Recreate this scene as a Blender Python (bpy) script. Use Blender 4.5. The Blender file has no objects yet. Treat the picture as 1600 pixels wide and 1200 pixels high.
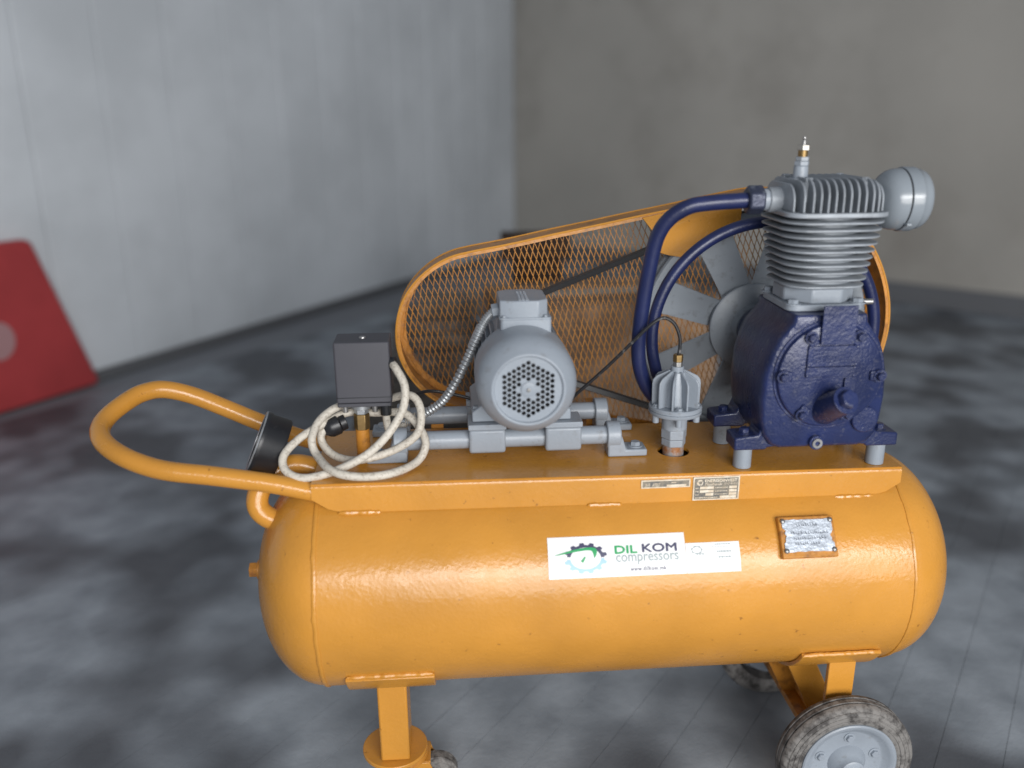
import bpy, bmesh, math, random
from mathutils import Vector, Matrix, noise
random.seed(7)
PI = math.pi
R_ = math.radians
sc = bpy.context.scene
COL = sc.collection
FLOOR = -0.451                      # tank axis is the origin; the floor lies below it

# ------------------------------------------------------------------ camera
cam = bpy.data.cameras.new('camera')
co = bpy.data.objects.new('camera', cam); COL.objects.link(co)
r_ = Vector((0.99713, -0.07535, -0.00714)); f_ = Vector((0.07137, 0.95041, -0.30277))
u_ = r_.cross(f_).normalized(); f_.normalize(); r_ = f_.cross(u_).normalized()
m = Matrix.Identity(4)
for i in range(3):
    m[i][0] = r_[i]; m[i][1] = u_[i]; m[i][2] = -f_[i]
m.translation = Vector((-0.2076, -1.4420, 0.8137))
co.matrix_world = m
cam.sensor_width = 36.0; cam.sensor_fit = 'HORIZONTAL'; cam.lens = 1350.16 / 1600 * 36
cam.clip_start = 0.05; cam.clip_end = 60
cam.dof.use_dof = True; cam.dof.focus_distance = 1.58; cam.dof.aperture_fstop = 1.12
sc.camera = co
sc.cycles.max_bounces = 6; sc.cycles.diffuse_bounces = 3; sc.cycles.glossy_bounces = 3
sc.view_settings.view_transform = 'Standard'; sc.view_settings.look = 'None'
sc.view_settings.exposure = 0.0; sc.view_settings.gamma = 1.0
sc.view_settings.use_curve_mapping = False

# ------------------------------------------------------------------ world and lamps
w = bpy.data.worlds.new('World'); sc.world = w; w.use_nodes = True
bg = w.node_tree.nodes['Background']
bg.inputs[0].default_value = (0.80, 0.88, 1.0, 1); bg.inputs[1].default_value = 0.27

def area(name, loc, target, sx, sy, power, col):
    l = bpy.data.lights.new(name, 'AREA'); l.shape = 'RECTANGLE'; l.size = sx; l.size_y = sy
    l.energy = power; l.color = col
    o = bpy.data.objects.new(name, l); COL.objects.link(o)
    o.location = loc
    o.rotation_euler = (Vector(target) - Vector(loc)).to_track_quat('-Z', 'Y').to_euler()
    return o
area('door_daylight', (0.9, -3.6, 0.95), (0.1, 0, 0.15), 3.0, 2.0, 128, (1.0, 0.975, 0.94))
area('door_sky', (0.7, -3.7, 1.50), (0.1, 0, 0.1), 3.6, 0.55, 76, (0.97, 0.98, 1.0))

# ------------------------------------------------------------------ materials
MATS = {}
def mat(name, col, rough=0.5, metal=0.0, bump=0.0, bscale=150.0, bdist=0.002, var=0.0, vscale=8.0,
        col2=None, dirt=0.0, dscale=30.0, dirtcol=(0.05, 0.04, 0.03), coat=0.0, rvar=0.0, spec=0.5, bdetail=2.0, lo=0.42, hi=0.62, ddetail=6.0):
    M = bpy.data.materials.new(name); M.use_nodes = True
    nt = M.node_tree; N = nt.nodes; L = nt.links
    b = N['Principled BSDF']
    b.inputs['Base Color'].default_value = (*col, 1); b.inputs['Roughness'].default_value = rough
    b.inputs['Metallic'].default_value = metal
    b.inputs['Specular IOR Level'].default_value = spec
    if coat:
        b.inputs['Coat Weight'].default_value = coat; b.inputs['Coat Roughness'].default_value = 0.12
    tc = N.new('ShaderNodeTexCoord')
    last = None
    if var or col2:
        n = N.new('ShaderNodeTexNoise'); n.inputs['Scale'].default_value = vscale; n.inputs['Detail'].default_value = 4
        L.new(tc.outputs['Object'], n.inputs['Vector'])
        rp = N.new('ShaderNodeValToRGB')
        c2 = col2 or tuple(c * (1 - var) for c in col)
        rp.color_ramp.elements[0].color = (*c2, 1); rp.color_ramp.elements[0].position = 0.35
        rp.color_ramp.elements[1].color = (*col, 1); rp.color_ramp.elements[1].position = 0.65
        L.new(n.outputs['Fac'], rp.inputs['Fac']); last = rp.outputs['Color']
    if dirt:
        n = N.new('ShaderNodeTexNoise'); n.inputs['Scale'].default_value = dscale; n.inputs['Detail'].default_value = ddetail
        n.inputs['Roughness'].default_value = 0.65
        L.new(tc.outputs['Object'], n.inputs['Vector'])
        rp = N.new('ShaderNodeValToRGB')
        rp.color_ramp.elements[0].position = lo; rp.color_ramp.elements[1].position = hi
        rp.color_ramp.elements[0].color = (dirt, dirt, dirt, 1); rp.color_ramp.elements[1].color = (0, 0, 0, 1)
        L.new(n.outputs['Fac'], rp.inputs['Fac'])
        mx = N.new('ShaderNodeMix'); mx.data_type = 'RGBA'
        L.new(rp.outputs['Color'], mx.inputs['Factor'])
        if last: L.new(last, mx.inputs['A'])
        else: mx.inputs['A'].default_value = (*col, 1)
        mx.inputs['B'].default_value = (*dirtcol, 1)
        last = mx.outputs['Result']
    if last: L.new(last, b.inputs['Base Color'])
    if rvar:
        n = N.new('ShaderNodeTexNoise'); n.inputs['Scale'].default_value = 22; n.inputs['Detail'].default_value = 5
        L.new(tc.outputs['Object'], n.inputs['Vector'])
        mr = N.new('ShaderNodeMapRange'); mr.inputs['To Min'].default_value = max(rough - rvar, .05); mr.inputs['To Max'].default_value = rough + rvar
        L.new(n.outputs['Fac'], mr.inputs['Value']); L.new(mr.outputs['Result'], b.inputs['Roughness'])
    if bump:
        n = N.new('ShaderNodeTexNoise'); n.inputs['Scale'].default_value = bscale; n.inputs['Detail'].default_value = bdetail
        L.new(tc.outputs['Object'], n.inputs['Vector'])
        n2 = N.new('ShaderNodeTexNoise'); n2.inputs['Scale'].default_value = bscale * .22; n2.inputs['Detail'].default_value = 2
        L.new(tc.outputs['Object'], n2.inputs['Vector'])
        ad = N.new('ShaderNodeMath'); ad.operation = 'MULTIPLY_ADD'
        L.new(n2.outputs['Fac'], ad.inputs[0]); ad.inputs[1].default_value = 1.6; L.new(n.outputs['Fac'], ad.inputs[2])
        bp = N.new('ShaderNodeBump'); bp.inputs['Strength'].default_value = bump; bp.inputs['Distance'].default_value = bdist
        L.new(ad.outputs['Value'], bp.inputs['Height']); L.new(bp.outputs['Normal'], b.inputs['Normal'])
    MATS[name] = M
    return M

ORANGE = mat('orange_paint', (0.60, 0.272, 0.042), 0.25, bump=0.26, bscale=170, bdist=0.0016, var=0.16, vscale=5, rvar=0.12,
             dirt=0.7, dscale=60, dirtcol=(0.20, 0.08, 0.02), lo=.285, hi=.345)
ORANGE_OLD = mat('worn_orange_paint', (0.56, 0.235, 0.035), 0.36, bump=0.35, bscale=130, bdist=0.0016, var=0.25, vscale=14,
                 dirt=0.7, dscale=45, dirtcol=(0.16, 0.06, 0.02), lo=.34, hi=.5)
BLUE = mat('blue_paint', (0.018, 0.028, 0.098), 0.31, bump=0.55, bscale=230, bdist=0.0014, var=0.35, vscale=14, rvar=0.14,
           dirt=0.5, dscale=85, dirtcol=(0.12, 0.12, 0.14), lo=.3, hi=.42)
BLUE_TUBE = mat('blue_tube_paint', (0.014, 0.021, 0.082), 0.34, bump=0.22, bscale=200, bdist=0.0012, var=0.3, vscale=18, rvar=.1)
GREY = mat('grey_paint', (0.285, 0.320, 0.365), 0.38, bump=0.22, bscale=210, bdist=0.0012, var=0.12, vscale=10, rvar=0.1,
           dirt=0.45, dscale=60, dirtcol=(0.16, 0.15, 0.14), lo=.3, hi=.42)
CAST = mat('cast_grey', (0.325, 0.355, 0.39), 0.44, metal=0.1, bump=0.3, bscale=320, bdist=0.001, var=0.25, vscale=30, rvar=0.1)
FILTER = mat('filter_grey', (0.235, 0.265, 0.295), 0.24, bump=0.1, bscale=120, bdist=0.001, var=0.12, vscale=12, coat=.2)
BLACK = mat('black_plastic', (0.014, 0.015, 0.018), 0.36, bump=0.1, bscale=300, bdist=.0006, dirt=0.5, dscale=90, dirtcol=(0.12, .11, .1), lo=.26, hi=.36)
SWITCH = mat('dark_grey_plastic', (0.060, 0.060, 0.072), 0.55, bump=0.08, bscale=400, bdist=.0005, var=.12)
BRASS = mat('brass', (0.34, 0.225, 0.095), 0.45, metal=0.85, bump=.15, bscale=300, bdist=.0006, var=.35, vscale=60)
STEEL = mat('bright_steel', (0.36, 0.355, 0.35), 0.4, metal=0.8, var=.3, vscale=60)
CONDUIT = mat('conduit_steel', (0.42, 0.44, 0.46), 0.38, metal=0.6, var=.3, vscale=60)
RUBBER = mat('dusty_rubber', (0.050, 0.046, 0.044), 0.75, bump=0.5, bscale=140, bdist=.002, dirt=0.85, dscale=55, dirtcol=(0.22, .21, .20), lo=.44, hi=.62)
BELT = mat('belt_rubber', (0.016, 0.016, 0.018), 0.5)
CABLE = mat('dirty_white_cable', (0.62, 0.575, 0.50), 0.55, bump=.2, bscale=200, bdist=.001, var=.2, vscale=14, dirt=0.6, dscale=190, dirtcol=(0.20, .16, .12), lo=.34, hi=.50)
TUBEBLK = mat('black_line', (0.018, 0.018, 0.02), 0.4, dirt=.6, dscale=50, dirtcol=(.35, .34, .33), lo=.32, hi=.42)
RUST = mat('rusty_steel', (0.34, 0.33, 0.33), 0.55, metal=.3, bump=.3, bscale=200, dirt=0.95, dscale=45, dirtcol=(0.30, .12, .035), lo=.42, hi=.6)
PAPER = mat('sticker_vinyl', (0.76, 0.76, 0.76), 0.38, var=.03, vscale=12)
NAVY = mat('print_navy', (0.035, 0.035, 0.09), 0.4)
GREEN = mat('print_green', (0.0, 0.30, 0.085), 0.4)
LBLUE = mat('print_light_blue', (0.30, 0.50, 0.62), 0.4)
LGREY = mat('print_light_grey', (0.27, 0.32, 0.33), 0.4)
ALU = mat('aluminium_plate', (0.52, 0.57, 0.64), 0.42, metal=.5, bump=.5, bscale=260, bdist=.0012, dirt=.5, dscale=90, dirtcol=(.25, .27, .3))
PLATEK = mat('plate_black', (0.13, 0.13, 0.125), 0.42, metal=.2, dirt=.6, dscale=80, dirtcol=(.35, .3, .22))
PLATEL = mat('plate_pale', (0.72, 0.66, 0.55), 0.45, dirt=.4, dscale=90, dirtcol=(.4, .25, .1))
DARK = mat('inside_shade', (0.02, 0.02, 0.022), 0.8)  # near-black colour stands in for the shade inside openings
GLASS = mat('gauge_glass', (0.5, 0.52, 0.52), 0.08)
PRINTG = mat('plate_mark', (0.16, 0.18, 0.22), 0.5)

# ------------------------------------------------------------------ mesh helpers
class MB:
    def __init__(s): s.v = []; s.f = []
    def add(s, vs, fs):
        o = len(s.v); s.v += [tuple(p) for p in vs]; s.f += [tuple(i + o for i in f) for f in fs]; return s
    def box(s, x0, x1, y0, y1, z0, z1, M=None):
        vs = [Vector(p) for p in ((x0,y0,z0),(x1,y0,z0),(x1,y1,z0),(x0,y1,z0),(x0,y0,z1),(x1,y0,z1),(x1,y1,z1),(x0,y1,z1))]
        if M: vs = [M @ p for p in vs]
        return s.add(vs, [(0,3,2,1),(4,5,6,7),(0,1,5,4),(1,2,6,5),(2,3,7,6),(3,0,4,7)])
    def bar(s, a, b, wd, th, up=(0, 0, 1)):
        a = Vector(a); b = Vector(b); d = (b - a).normalized(); up = Vector(up)
        sx = d.cross(up).normalized(); uu = sx.cross(d).normalized()
        vs = []
        for p in (a, b):
            for i, j in ((-1,-1),(1,-1),(1,1),(-1,1)):
                vs.append(p + sx * i * wd / 2 + uu * j * th / 2)
        return s.add(vs, [(3,2,1,0),(4,5,6,7),(0,1,5,4),(1,2,6,5),(2,3,7,6),(3,0,4,7)])
    def lathe(s, prof, o, ax, n=40, closed=False, up=None, a0=0.0, a1=2 * PI):
        """prof: list of (distance along axis, radius)"""
        o = Vector(o); ax = Vector(ax).normalized()
        h = Vector(up) if up else (Vector((0, 0, 1)) if abs(ax.z) < .9 else Vector((1, 0, 0)))
        e1 = (h - ax * h.dot(ax)).normalized(); e2 = ax.cross(e1)
        rings = []
        vs = []; fs = []
        full = abs(a1 - a0 - 2 * PI) < 1e-6
        cnt = n if full else n + 1
        for t, rr in prof:
            if rr < 1e-7:
                rings.append([len(vs)]); vs.append(o + ax * t); continue
            ring = []
            for k in range(cnt):
                a = a0 + (a1 - a0) * k / n
                ring.append(len(vs)); vs.append(o + ax * t + (e1 * math.cos(a) + e2 * math.sin(a)) * rr)
            rings.append(ring)
        pr = list(zip(rings, rings[1:])) + ([(rings[-1], rings[0])] if closed else [])
        for A, B in pr:
            m_ = n
            for k in range(m_):
                k2 = (k + 1) % cnt if full else k + 1
                if len(A) == 1 and len(B) == 1: continue
                if len(A) == 1: fs.append((A[0], B[k2], B[k]))
                elif len(B) == 1: fs.append((A[k], A[k2], B[0]))
                else: fs.append((A[k], A[k2], B[k2], B[k]))
        return s.add(vs, fs)
    def cyl(s, a, b, r0, r1=None, n=28, up=None):
        a = Vector(a); b = Vector(b); d = b - a; L_ = d.length
        r1 = r0 if r1 is None else r1
        return s.lathe([(0, 0), (0, r0), (L_, r1), (L_, 0)], a, d, n, up=up)
    def tube(s, pts, rad, n=14, sub=6, closed=False, rf=None, cap=True):
        P = smooth_path(pts, sub, closed)
        N_ = len(P); vs = []; fs = []
        prev = None
        for i, p in enumerate(P):
            a = P[(i - 1) % N_] if (closed or i > 0) else p
            b = P[(i + 1) % N_] if (closed or i < N_ - 1) else p
            t = (b - a).normalized()
            if prev is None:
                h = Vector((0, 0, 1)) if abs(t.z) < .9 else Vector((1, 0, 0))
                e1 = (h - t * h.dot(t)).normalized()
            else:
                e1 = (prev - t * prev.dot(t)).normalized()
            prev = e1; e2 = t.cross(e1)
            rr = rf(i / (N_ - 1)) if rf else rad
            for k in range(n):
                an = 2 * PI * k / n
                vs.append(p + (e1 * math.cos(an) + e2 * math.sin(an)) * rr)
        for i in range(N_ - (0 if closed else 1)):
            j = (i + 1) % N_
            for k in range(n):
                k2 = (k + 1) % n
                fs.append((i*n+k, i*n+k2, j*n+k2, j*n+k))
        if cap and not closed:
            fs.append(tuple(reversed(range(n)))); fs.append(tuple((N_-1)*n + k for k in range(n)))
        return s.add(vs, fs)
    def prism(s, poly, axis, t0, t1):
        """poly of 2-D points extruded along axis: 'Y' poly=(x,z), 'X' poly=(y,z), 'Z' poly=(x,y)"""
        def P(p, t):
            return {'Y': (p[0], t, p[1]), 'X': (t, p[0], p[1]), 'Z': (p[0], p[1], t)}[axis]
        n = len(poly)
        vs = [P(p, t0) for p in poly] + [P(p, t1) for p in poly]
        fs = [tuple(range(n)), tuple(reversed(range(n, 2 * n)))]
        for k in range(n):
            k2 = (k + 1) % n; fs.append((k, n + k, n + k2, k2))
        return s.add(vs, fs)
    def mesh(s, name):
        me = bpy.data.meshes.new(name); me.from_pydata(s.v, [], s.f); 
        bm = bmesh.new(); bm.from_mesh(me); bmesh.ops.recalc_face_normals(bm, faces=bm.faces); bm.to_mesh(me); bm.free()
        me.validate(); me.update()
        return me

def smooth_path(pts, sub=6, closed=False):
    P = [Vector(p) for p in pts]
    if sub <= 1 or len(P) < 3: return P
    n = len(P); out = []
    for i in range(n if closed else n - 1):
        if closed: p0, p1, p2, p3 = P[(i-1) % n], P[i], P[(i+1) % n], P[(i+2) % n]
        else: p0, p1, p2, p3 = P[max(i-1, 0)], P[i], P[i+1], P[min(i+2, n-1)]
        for k in range(sub):
            t = k / sub
            out.append(0.5 * ((2*p1) + (p2-p0)*t + (2*p0-5*p1+4*p2-p3)*t*t + (3*p1-p0-3*p2+p3)*t**3))
    if not closed: out.append(P[-1])
    return out

def rrect(cx, cy, hx, hy, r, n=6):
    out = []
    for sx, sy, a in ((1, 1, 0), (-1, 1, 90), (-1, -1, 180), (1, -1, 270)):
        for k in range(n + 1):
            t = R_(a + 90 * k / n)
            out.append((cx + sx * (hx - r) + r * math.cos(t), cy + sy * (hy - r) + r * math.sin(t)))
    return out

def link(o, parent):
    COL.objects.link(o)
    if parent is not None:
        o.parent = parent
        if parent.type == 'EMPTY': o.matrix_parent_inverse = Matrix.Translation(-parent.location)
    return o

def part(name, mb, material, parent=None, bevel=0.0, smooth=35, seg=2, weld=False):
    me = mb.mesh(name) if isinstance(mb, MB) else mb
    if isinstance(mb, MB):
        me.materials.append(material)
        if smooth:
            for p in me.polygons: p.use_smooth = True
            me.set_sharp_from_angle(angle=R_(smooth))
    o = bpy.data.objects.new(name, me); link(o, parent)
    if bevel:
        b = o.modifiers.new('bevel', 'BEVEL'); b.width = bevel; b.segments = seg; b.limit_method = 'ANGLE'; b.angle_limit = R_(40)
        b.harden_normals = False
    return o

def place(name, me, parent, loc, z_axis=(0, 0, 1), spin=0.0, scale=1.0):
    o = bpy.data.objects.new(name, me); link(o, parent)
    q = Vector(z_axis).to_track_quat('Z', 'Y')
    M = Matrix.Translation(loc) @ q.to_matrix().to_4x4() @ Matrix.Rotation(spin, 4, 'Z') @ Matrix.Scale(scale, 4)
    o.matrix_basis = M
    return o

def tag(o, label=None, cat=None, group=None, kind=None):
    if label: o['label'] = label
    if cat: o['category'] = cat
    if group: o['group'] = group
    if kind: o['kind'] = kind
    return o

def hexbolt(name, material, r=.009, h=.007, washer=True):
    b = MB()
    z = 0
    if washer: b.cyl((0,0,0), (0,0,.0018), r * 1.45, n=20); z = .0016
    b.lathe([(z, 0), (z, r), (z + h * .8, r), (z + h, r * .82), (z + h, 0)], (0,0,0), (0,0,1), 6)
    me = b.mesh(name); me.materials.append(material)
    return me
FLYGREY = mat('flywheel_grey', (0.25, 0.28, 0.315), 0.42, bump=.25, bscale=180, bdist=.0012, var=.15, vscale=10, dirt=.4, dscale=50, dirtcol=(.09, .085, .08), lo=.32, hi=.45)
BOLT_GREY = hexbolt('bolt_grey', GREY); BOLT_BLUE = hexbolt('bolt_blue', BLUE, .0075, .008)
BOLT_BLUE_S = hexbolt('bolt_blue_small', BLUE, .009, .008); BOLT_ALU = hexbolt('bolt_cast', CAST, .007, .007)
rv = MB(); rv.lathe([(0, 0), (0, .0045), (.0015, .0042), (.0028, .0025), (.003, 0)], (0,0,0), (0,0,1), 14)
RIVET = rv.mesh('rivet'); RIVET.materials.append(STEEL); 
for p in RIVET.polygons: p.use_smooth = True
rv = MB(); rv.lathe([(0, 0), (0, .0026), (.001, .0022), (.0014, 0)], (0,0,0), (0,0,1), 10)
TINYRIVET = rv.mesh('tiny_rivet'); TINYRIVET.materials.append(BLUE)

def text_mesh(body, size=1.0, bold=0.0, shear=0.0, spacing=1.0):
    c = bpy.data.curves.new('t', 'FONT'); c.body = body; c.size = size; c.offset = bold; c.shear = shear
    c.space_character = spacing; c.resolution_u = 3
    o = bpy.data.objects.new('t', c); COL.objects.link(o)
    dg = bpy.context.evaluated_depsgraph_get(); dg.update()
    me = bpy.data.meshes.new_from_object(o.evaluated_get(dg))
    vs = [tuple(v.co[:2]) for v in me.vertices]; fs = [tuple(p.vertices) for p in me.polygons]
    bpy.data.objects.remove(o); bpy.data.curves.remove(c); bpy.data.meshes.remove(me)
    xs = [v[0] for v in vs]; ys = [v[1] for v in vs]
    return vs, fs, (min(xs), max(xs), min(ys), max(ys))

def fit_text(body, x0, x1, y0, y1, **k):
    vs, fs, (a, b, c, d) = text_mesh(body, 1.0, **k)
    return [(x0 + (x - a) / (b - a) * (x1 - x0), y0 + (y - c) / (d - c) * (y1 - y0)) for x, y in vs], fs

# ================================================================== THE SETTING
def V2(a, b): return Vector((a, b, 0))
LW0 = Vector((-2.22, 2.38)); CORNER = Vector((0.42, 6.55)); RW1 = Vector((3.37, 3.55))
ld = (CORNER - LW0).normalized(); ln = Vector((ld.y, -ld.x))           # wall normal into the room
rd = (RW1 - CORNER).normalized(); rn = Vector((rd.y, -rd.x))
if rn.dot(Vector((0, -1))) < 0: rn = -rn

CONC = mat('stained_concrete', (0.315, 0.345, 0.38), 0.55, bump=.3, bscale=160, bdist=.002, col2=(0.205, 0.228, 0.255), vscale=7,
           dirt=0.85, dscale=1.9, dirtcol=(0.060, 0.063, 0.072), lo=.40, hi=.56, rvar=.12, ddetail=2.2)
JOINT = mat('joint_dirt', (0.24, 0.25, 0.27), 0.9)
fl = MB(); fl.box(-7, 8, -5.5, 9, FLOOR - .12, FLOOR - .008)
floor = part('floor', fl, JOINT); tag(floor, kind='structure')
# concrete floor strips run parallel with the left wall
fdir = Vector((0.622, 0.783)); fn = Vector((fdir.y, -fdir.x))
def strip(k, s0, s1):
    wdt = .115; a = k * wdt - .0565; b = a + wdt
    g = .0004
    mb = MB()
    p = [fdir * s0 + fn * (a + g), fdir * s0 + fn * (b - g), fdir * s1 + fn * (b - g), fdir * s1 + fn * (a + g)]
    poly = [(q.x, q.y) for q in p]
    mb.prism(poly, 'Z', FLOOR - .012, FLOOR - random.uniform(0, .0012))
    return part('floor_board', mb, CONC, floor, smooth=0)
for k in range(-26, 40):
    strip(k, -2.6 + random.uniform(0, .6), 7.5)
# walls
WHITEP = mat('white_panel_paint', (0.80, 0.84, 0.88), 0.5, bump=.05, bscale=30, bdist=.004, var=.10, vscale=1.2, dirt=.22, dscale=1.2, dirtcol=(.42, .45, .47), lo=.30, hi=.55)
PLAST = mat('grey_plaster', (0.50, 0.475, 0.43), 0.85, bump=.4, bscale=40, bdist=.004, var=.16, vscale=.8, dirt=.5, dscale=.9, dirtcol=(.24, .21, .18), lo=.28, hi=.50)
def wall(name, a, d, n, L_, th, z1, material):
    mb = MB(); p = [a, a + d * L_, a + d * L_ - n * th, a - n * th]
    mb.prism([(q.x, q.y) for q in p], 'Z', FLOOR - .1, z1)
    return part(name, mb, material, smooth=0)
wl = wall('wall_left', LW0 - ld * 2.5, ld, ln, (CORNER - LW0).length + 2.5, .15, 3.0, mat('seam_backing', (.55, .58, .61), .7)); tag(wl, kind='structure')
t = -2.45; total = (CORNER - LW0).length
while t < total - .02:
    t2 = min(t + .40, total - .004)
    a = LW0 + ld * (t + .002) + ln * .003; b = LW0 + ld * (t2 - .002) + ln * .003
    mb = MB(); p = [a, b, b + ln * .014, a + ln * .014]
    mb.prism([(q.x, q.y) for q in p], 'Z', FLOOR + .05, 2.95)
    part('wall_panel', mb, WHITEP, wl, bevel=.0135, smooth=50, seg=4); t = t2
sk = MB(); a = LW0 - ld * 2.4 + ln * .0025; b = CORNER - ld * .01 + ln * .0025
p = [a, b, b + ln * .02, a + ln * .02]; sk.prism([(q.x, q.y) for q in p], 'Z', FLOOR, FLOOR + .048)
SKIRT = mat('dark_skirting', (0.15, 0.155, 0.165), 0.6)
part('skirting', sk, SKIRT, wl, smooth=0)
wr = wall('wall_right', CORNER + rd * .001, rd, rn, 9.0, .15, 3.0, PLAST); tag(wr, kind='structure')
sk = MB(); a = CORNER + rd * .03 + rn * .002; b = CORNER + rd * 8.9 + rn * .002
p = [a, b, b + rn * .018, a + rn * .018]; sk.prism([(q.x, q.y) for q in p], 'Z', FLOOR, FLOOR + .14)
part('skirting', sk, SKIRT, wr, smooth=0)

# --- background things
def on_left(s, off, z): q = LW0 + ld * s + ln * off; return Vector((q.x, q.y, z))
REDP = mat('red_sheet_paint', (0.50, 0.060, 0.065), 0.5, bump=.1, bscale=30, var=.15, vscale=4)
PALE = mat('pale_patch', (0.46, 0.26, 0.27), 0.5)
def solid_on_left(poly, off0, off1):
    mb = MB(); n = len(poly)
    vs = [on_left(s, off0, z) for s, z in poly] + [on_left(s, off1, z) for s, z in poly]
    fs = [tuple(range(n)), tuple(reversed(range(n, 2*n)))] + [(k, n+k, n+(k+1) % n, (k+1) % n) for k in range(n)]
    return mb.add(vs, fs)
RED_POLY = [(-1.2, FLOOR + .003), (.445, FLOOR + .003), (.455, FLOOR + .03), (.235, .262), (.22, .278), (.20, .284), (-1.2, .30)]
red = part('red_panel', solid_on_left(RED_POLY, .03, .075), REDP, bevel=.012, smooth=30)
tag(red, 'red metal sheet with a pale patch standing against the white left wall', 'metal sheet')
pp = [(.005 + .075 * math.cos(2*PI*k/18), -.13 + .085 * math.sin(2*PI*k/18)) for k in range(18)]
part('patch', solid_on_left(pp, .074, .079), PALE, red, bevel=.001)

CARD = mat('brown_cardboard', (0.42, 0.28, 0.185), 0.85, bump=.2, bscale=50, var=.35, vscale=7, dirt=.6, dscale=5, dirtcol=(.10, .065, .045))
WOOD = mat('weathered_wood', (0.27, 0.24, 0.21), 0.85, bump=.5, bscale=50, bdist=.004, var=.5, vscale=9, dirt=.7, dscale=12, dirtcol=(.05, .045, .04))
DWOOD = mat('dark_wood', (0.045, 0.026, 0.016), 0.8, bump=.3, bscale=40, var=.4, vscale=8)
def carton(cx, cy, sx, sy, h, rot, material, label):
    M = Matrix.Translation((cx, cy, FLOOR)) @ Matrix.Rotation(rot, 4, 'Z')
    mb = MB().box(-sx/2, sx/2, -sy/2, sy/2, 0, h, M)
    o = part('carton', mb, material, bevel=.006)
    tag(o, label, 'box')
    for s in (-1, 1):
        f = MB().box(-sx/2 + .004, sx/2 - .004, min(0.002*s, s*(sy/2-.003)), max(.002*s, s*(sy/2-.003)), h + .001, h + .006, M); part('flap', f, material, o)
    t_ = MB().box(-sx/2 + .01, sx/2 - .01, -.03, .03, h + .0065, h + .0075, M); part('tape', t_, CABLE, o)
    return o
carton(.36, 1.75, .80, .45, .60, R_(8), CARD, 'brown cardboard carton on the floor behind the belt guard mesh')
def plank(a, b, wd, th, material, label, up=(0, 0, 1)):
    mb = MB().bar(a, b, wd, th, up)
    o = part('plank', mb, material, bevel=.004)
    tag(o, label, 'plank', 'old planks behind the compressor'); return o
ords = ['lowest', 'second', 'third', 'fourth', 'fifth', 'sixth', 'seventh', 'eighth', 'ninth', 'tenth', 'topmost']
for k in range(11):
    zc = FLOOR + .028 + k*.0555
    x0 = -.62 + .028*k + random.uniform(-.03, .03); x1 = -.11 + random.uniform(-.02, .03); yy = 1.66 + random.uniform(-.03, .03)
    o = plank((x0, yy + random.uniform(-.02, .02), zc), (x1, yy + .02, zc), .22, .052, WOOD, 'weathered grey plank, %s of the pile behind the belt guard' % ords[k])
plank((.03, 2.32, FLOOR + .70), (.33, 2.29, FLOOR + .70), .05, .12, DWOOD, 'dark brown beam lying behind the top edge of the belt guard')
pst = MB().box(.08, .29, 2.24, 2.36, FLOOR, FLOOR + .636)
o = part('trestle', pst, DWOOD, bevel=.006); tag(o, 'dark wooden trestle block holding up the brown beam', 'trestle')

# ================================================================== THE COMPRESSOR
comp = bpy.data.objects.new('air_compressor', None); COL.objects.link(comp); comp.location = (0, 0, FLOOR); comp.empty_display_size = .1
tag(comp, 'orange wheeled air compressor with grey motor, mesh belt guard and blue piston pump', 'air compressor')
A1, A2, RT, CAPH = -0.4387, 0.5754, 0.200, 0.123
ZP = 0.2215
def zp(x): return ZP + .0035 - .0078 * (x + .44)

# --- tank
tk = MB(); prof = []
for k in range(0, 25):
    x = A1 + (A2 - A1) * k / 24; prof.append((x, RT))
tk.lathe(prof, (0, 0, 0), (1, 0, 0), 120)
tank = part('tank', tk, ORANGE, comp)
for s, a in ((-1, A1), (1, A2)):
    mb = MB(); pr = []
    for k in range(0, 25):
        t_ = PI / 2 * k / 24
        pr.append((a + s * (CAPH * math.sin(t_) ** 1.0), (RT - .0012) * max(math.cos(t_), 0) ** .92 if k < 24 else 0))
    mb.lathe(pr, (0, 0, 0), (1, 0, 0), 120)
    part('end_cap', mb, ORANGE, tank)
    mb = MB(); n = 150; vs = []; fs = []
    for k in range(n):
        an = 2 * PI * k / n
        wob = 1 + .35 * noise.noise((k * .9, a * 9, 0))
        for j in range(8):
            b_ = 2 * PI * j / 8
            rr = RT - .0008 + .0032 * wob * math.sin(b_); xx = a + .0042 * wob * math.cos(b_) + .0012 * noise.noise((k * .4, 3, a))
            vs.append((xx, -rr * math.cos(an), rr * math.sin(an)))
    for k in range(n):
        for j in range(8):
            fs.append((k*8+j, k*8+(j+1) % 8, ((k+1) % n)*8+(j+1) % 8, ((k+1) % n)*8+j))
    part('weld_seam', mb.add(vs, fs), ORANGE, tank)
pl = MB().cyl((-.545, -.03, .028), (-.576, -.03, .028), .0145, n=6); pl.cyl((-.538, -.03, .028), (-.562, -.03, .028), .0175, n=20)
part('end_plug', pl, ORANGE_OLD, tank, bevel=.0015)
# bent filling pipe under the handle
mb = MB().tube([(-.500,-.045,.128),(-.530,-.045,.137),(-.548,-.04,.156),(-.545,-.03,.182),(-.525,-.015,.204),(-.492,-.003,.217),(-.460,.0,.211),(-.43,.0,.19)], .0190, 18)
part('bent_pipe', mb, ORANGE, comp)

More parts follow.
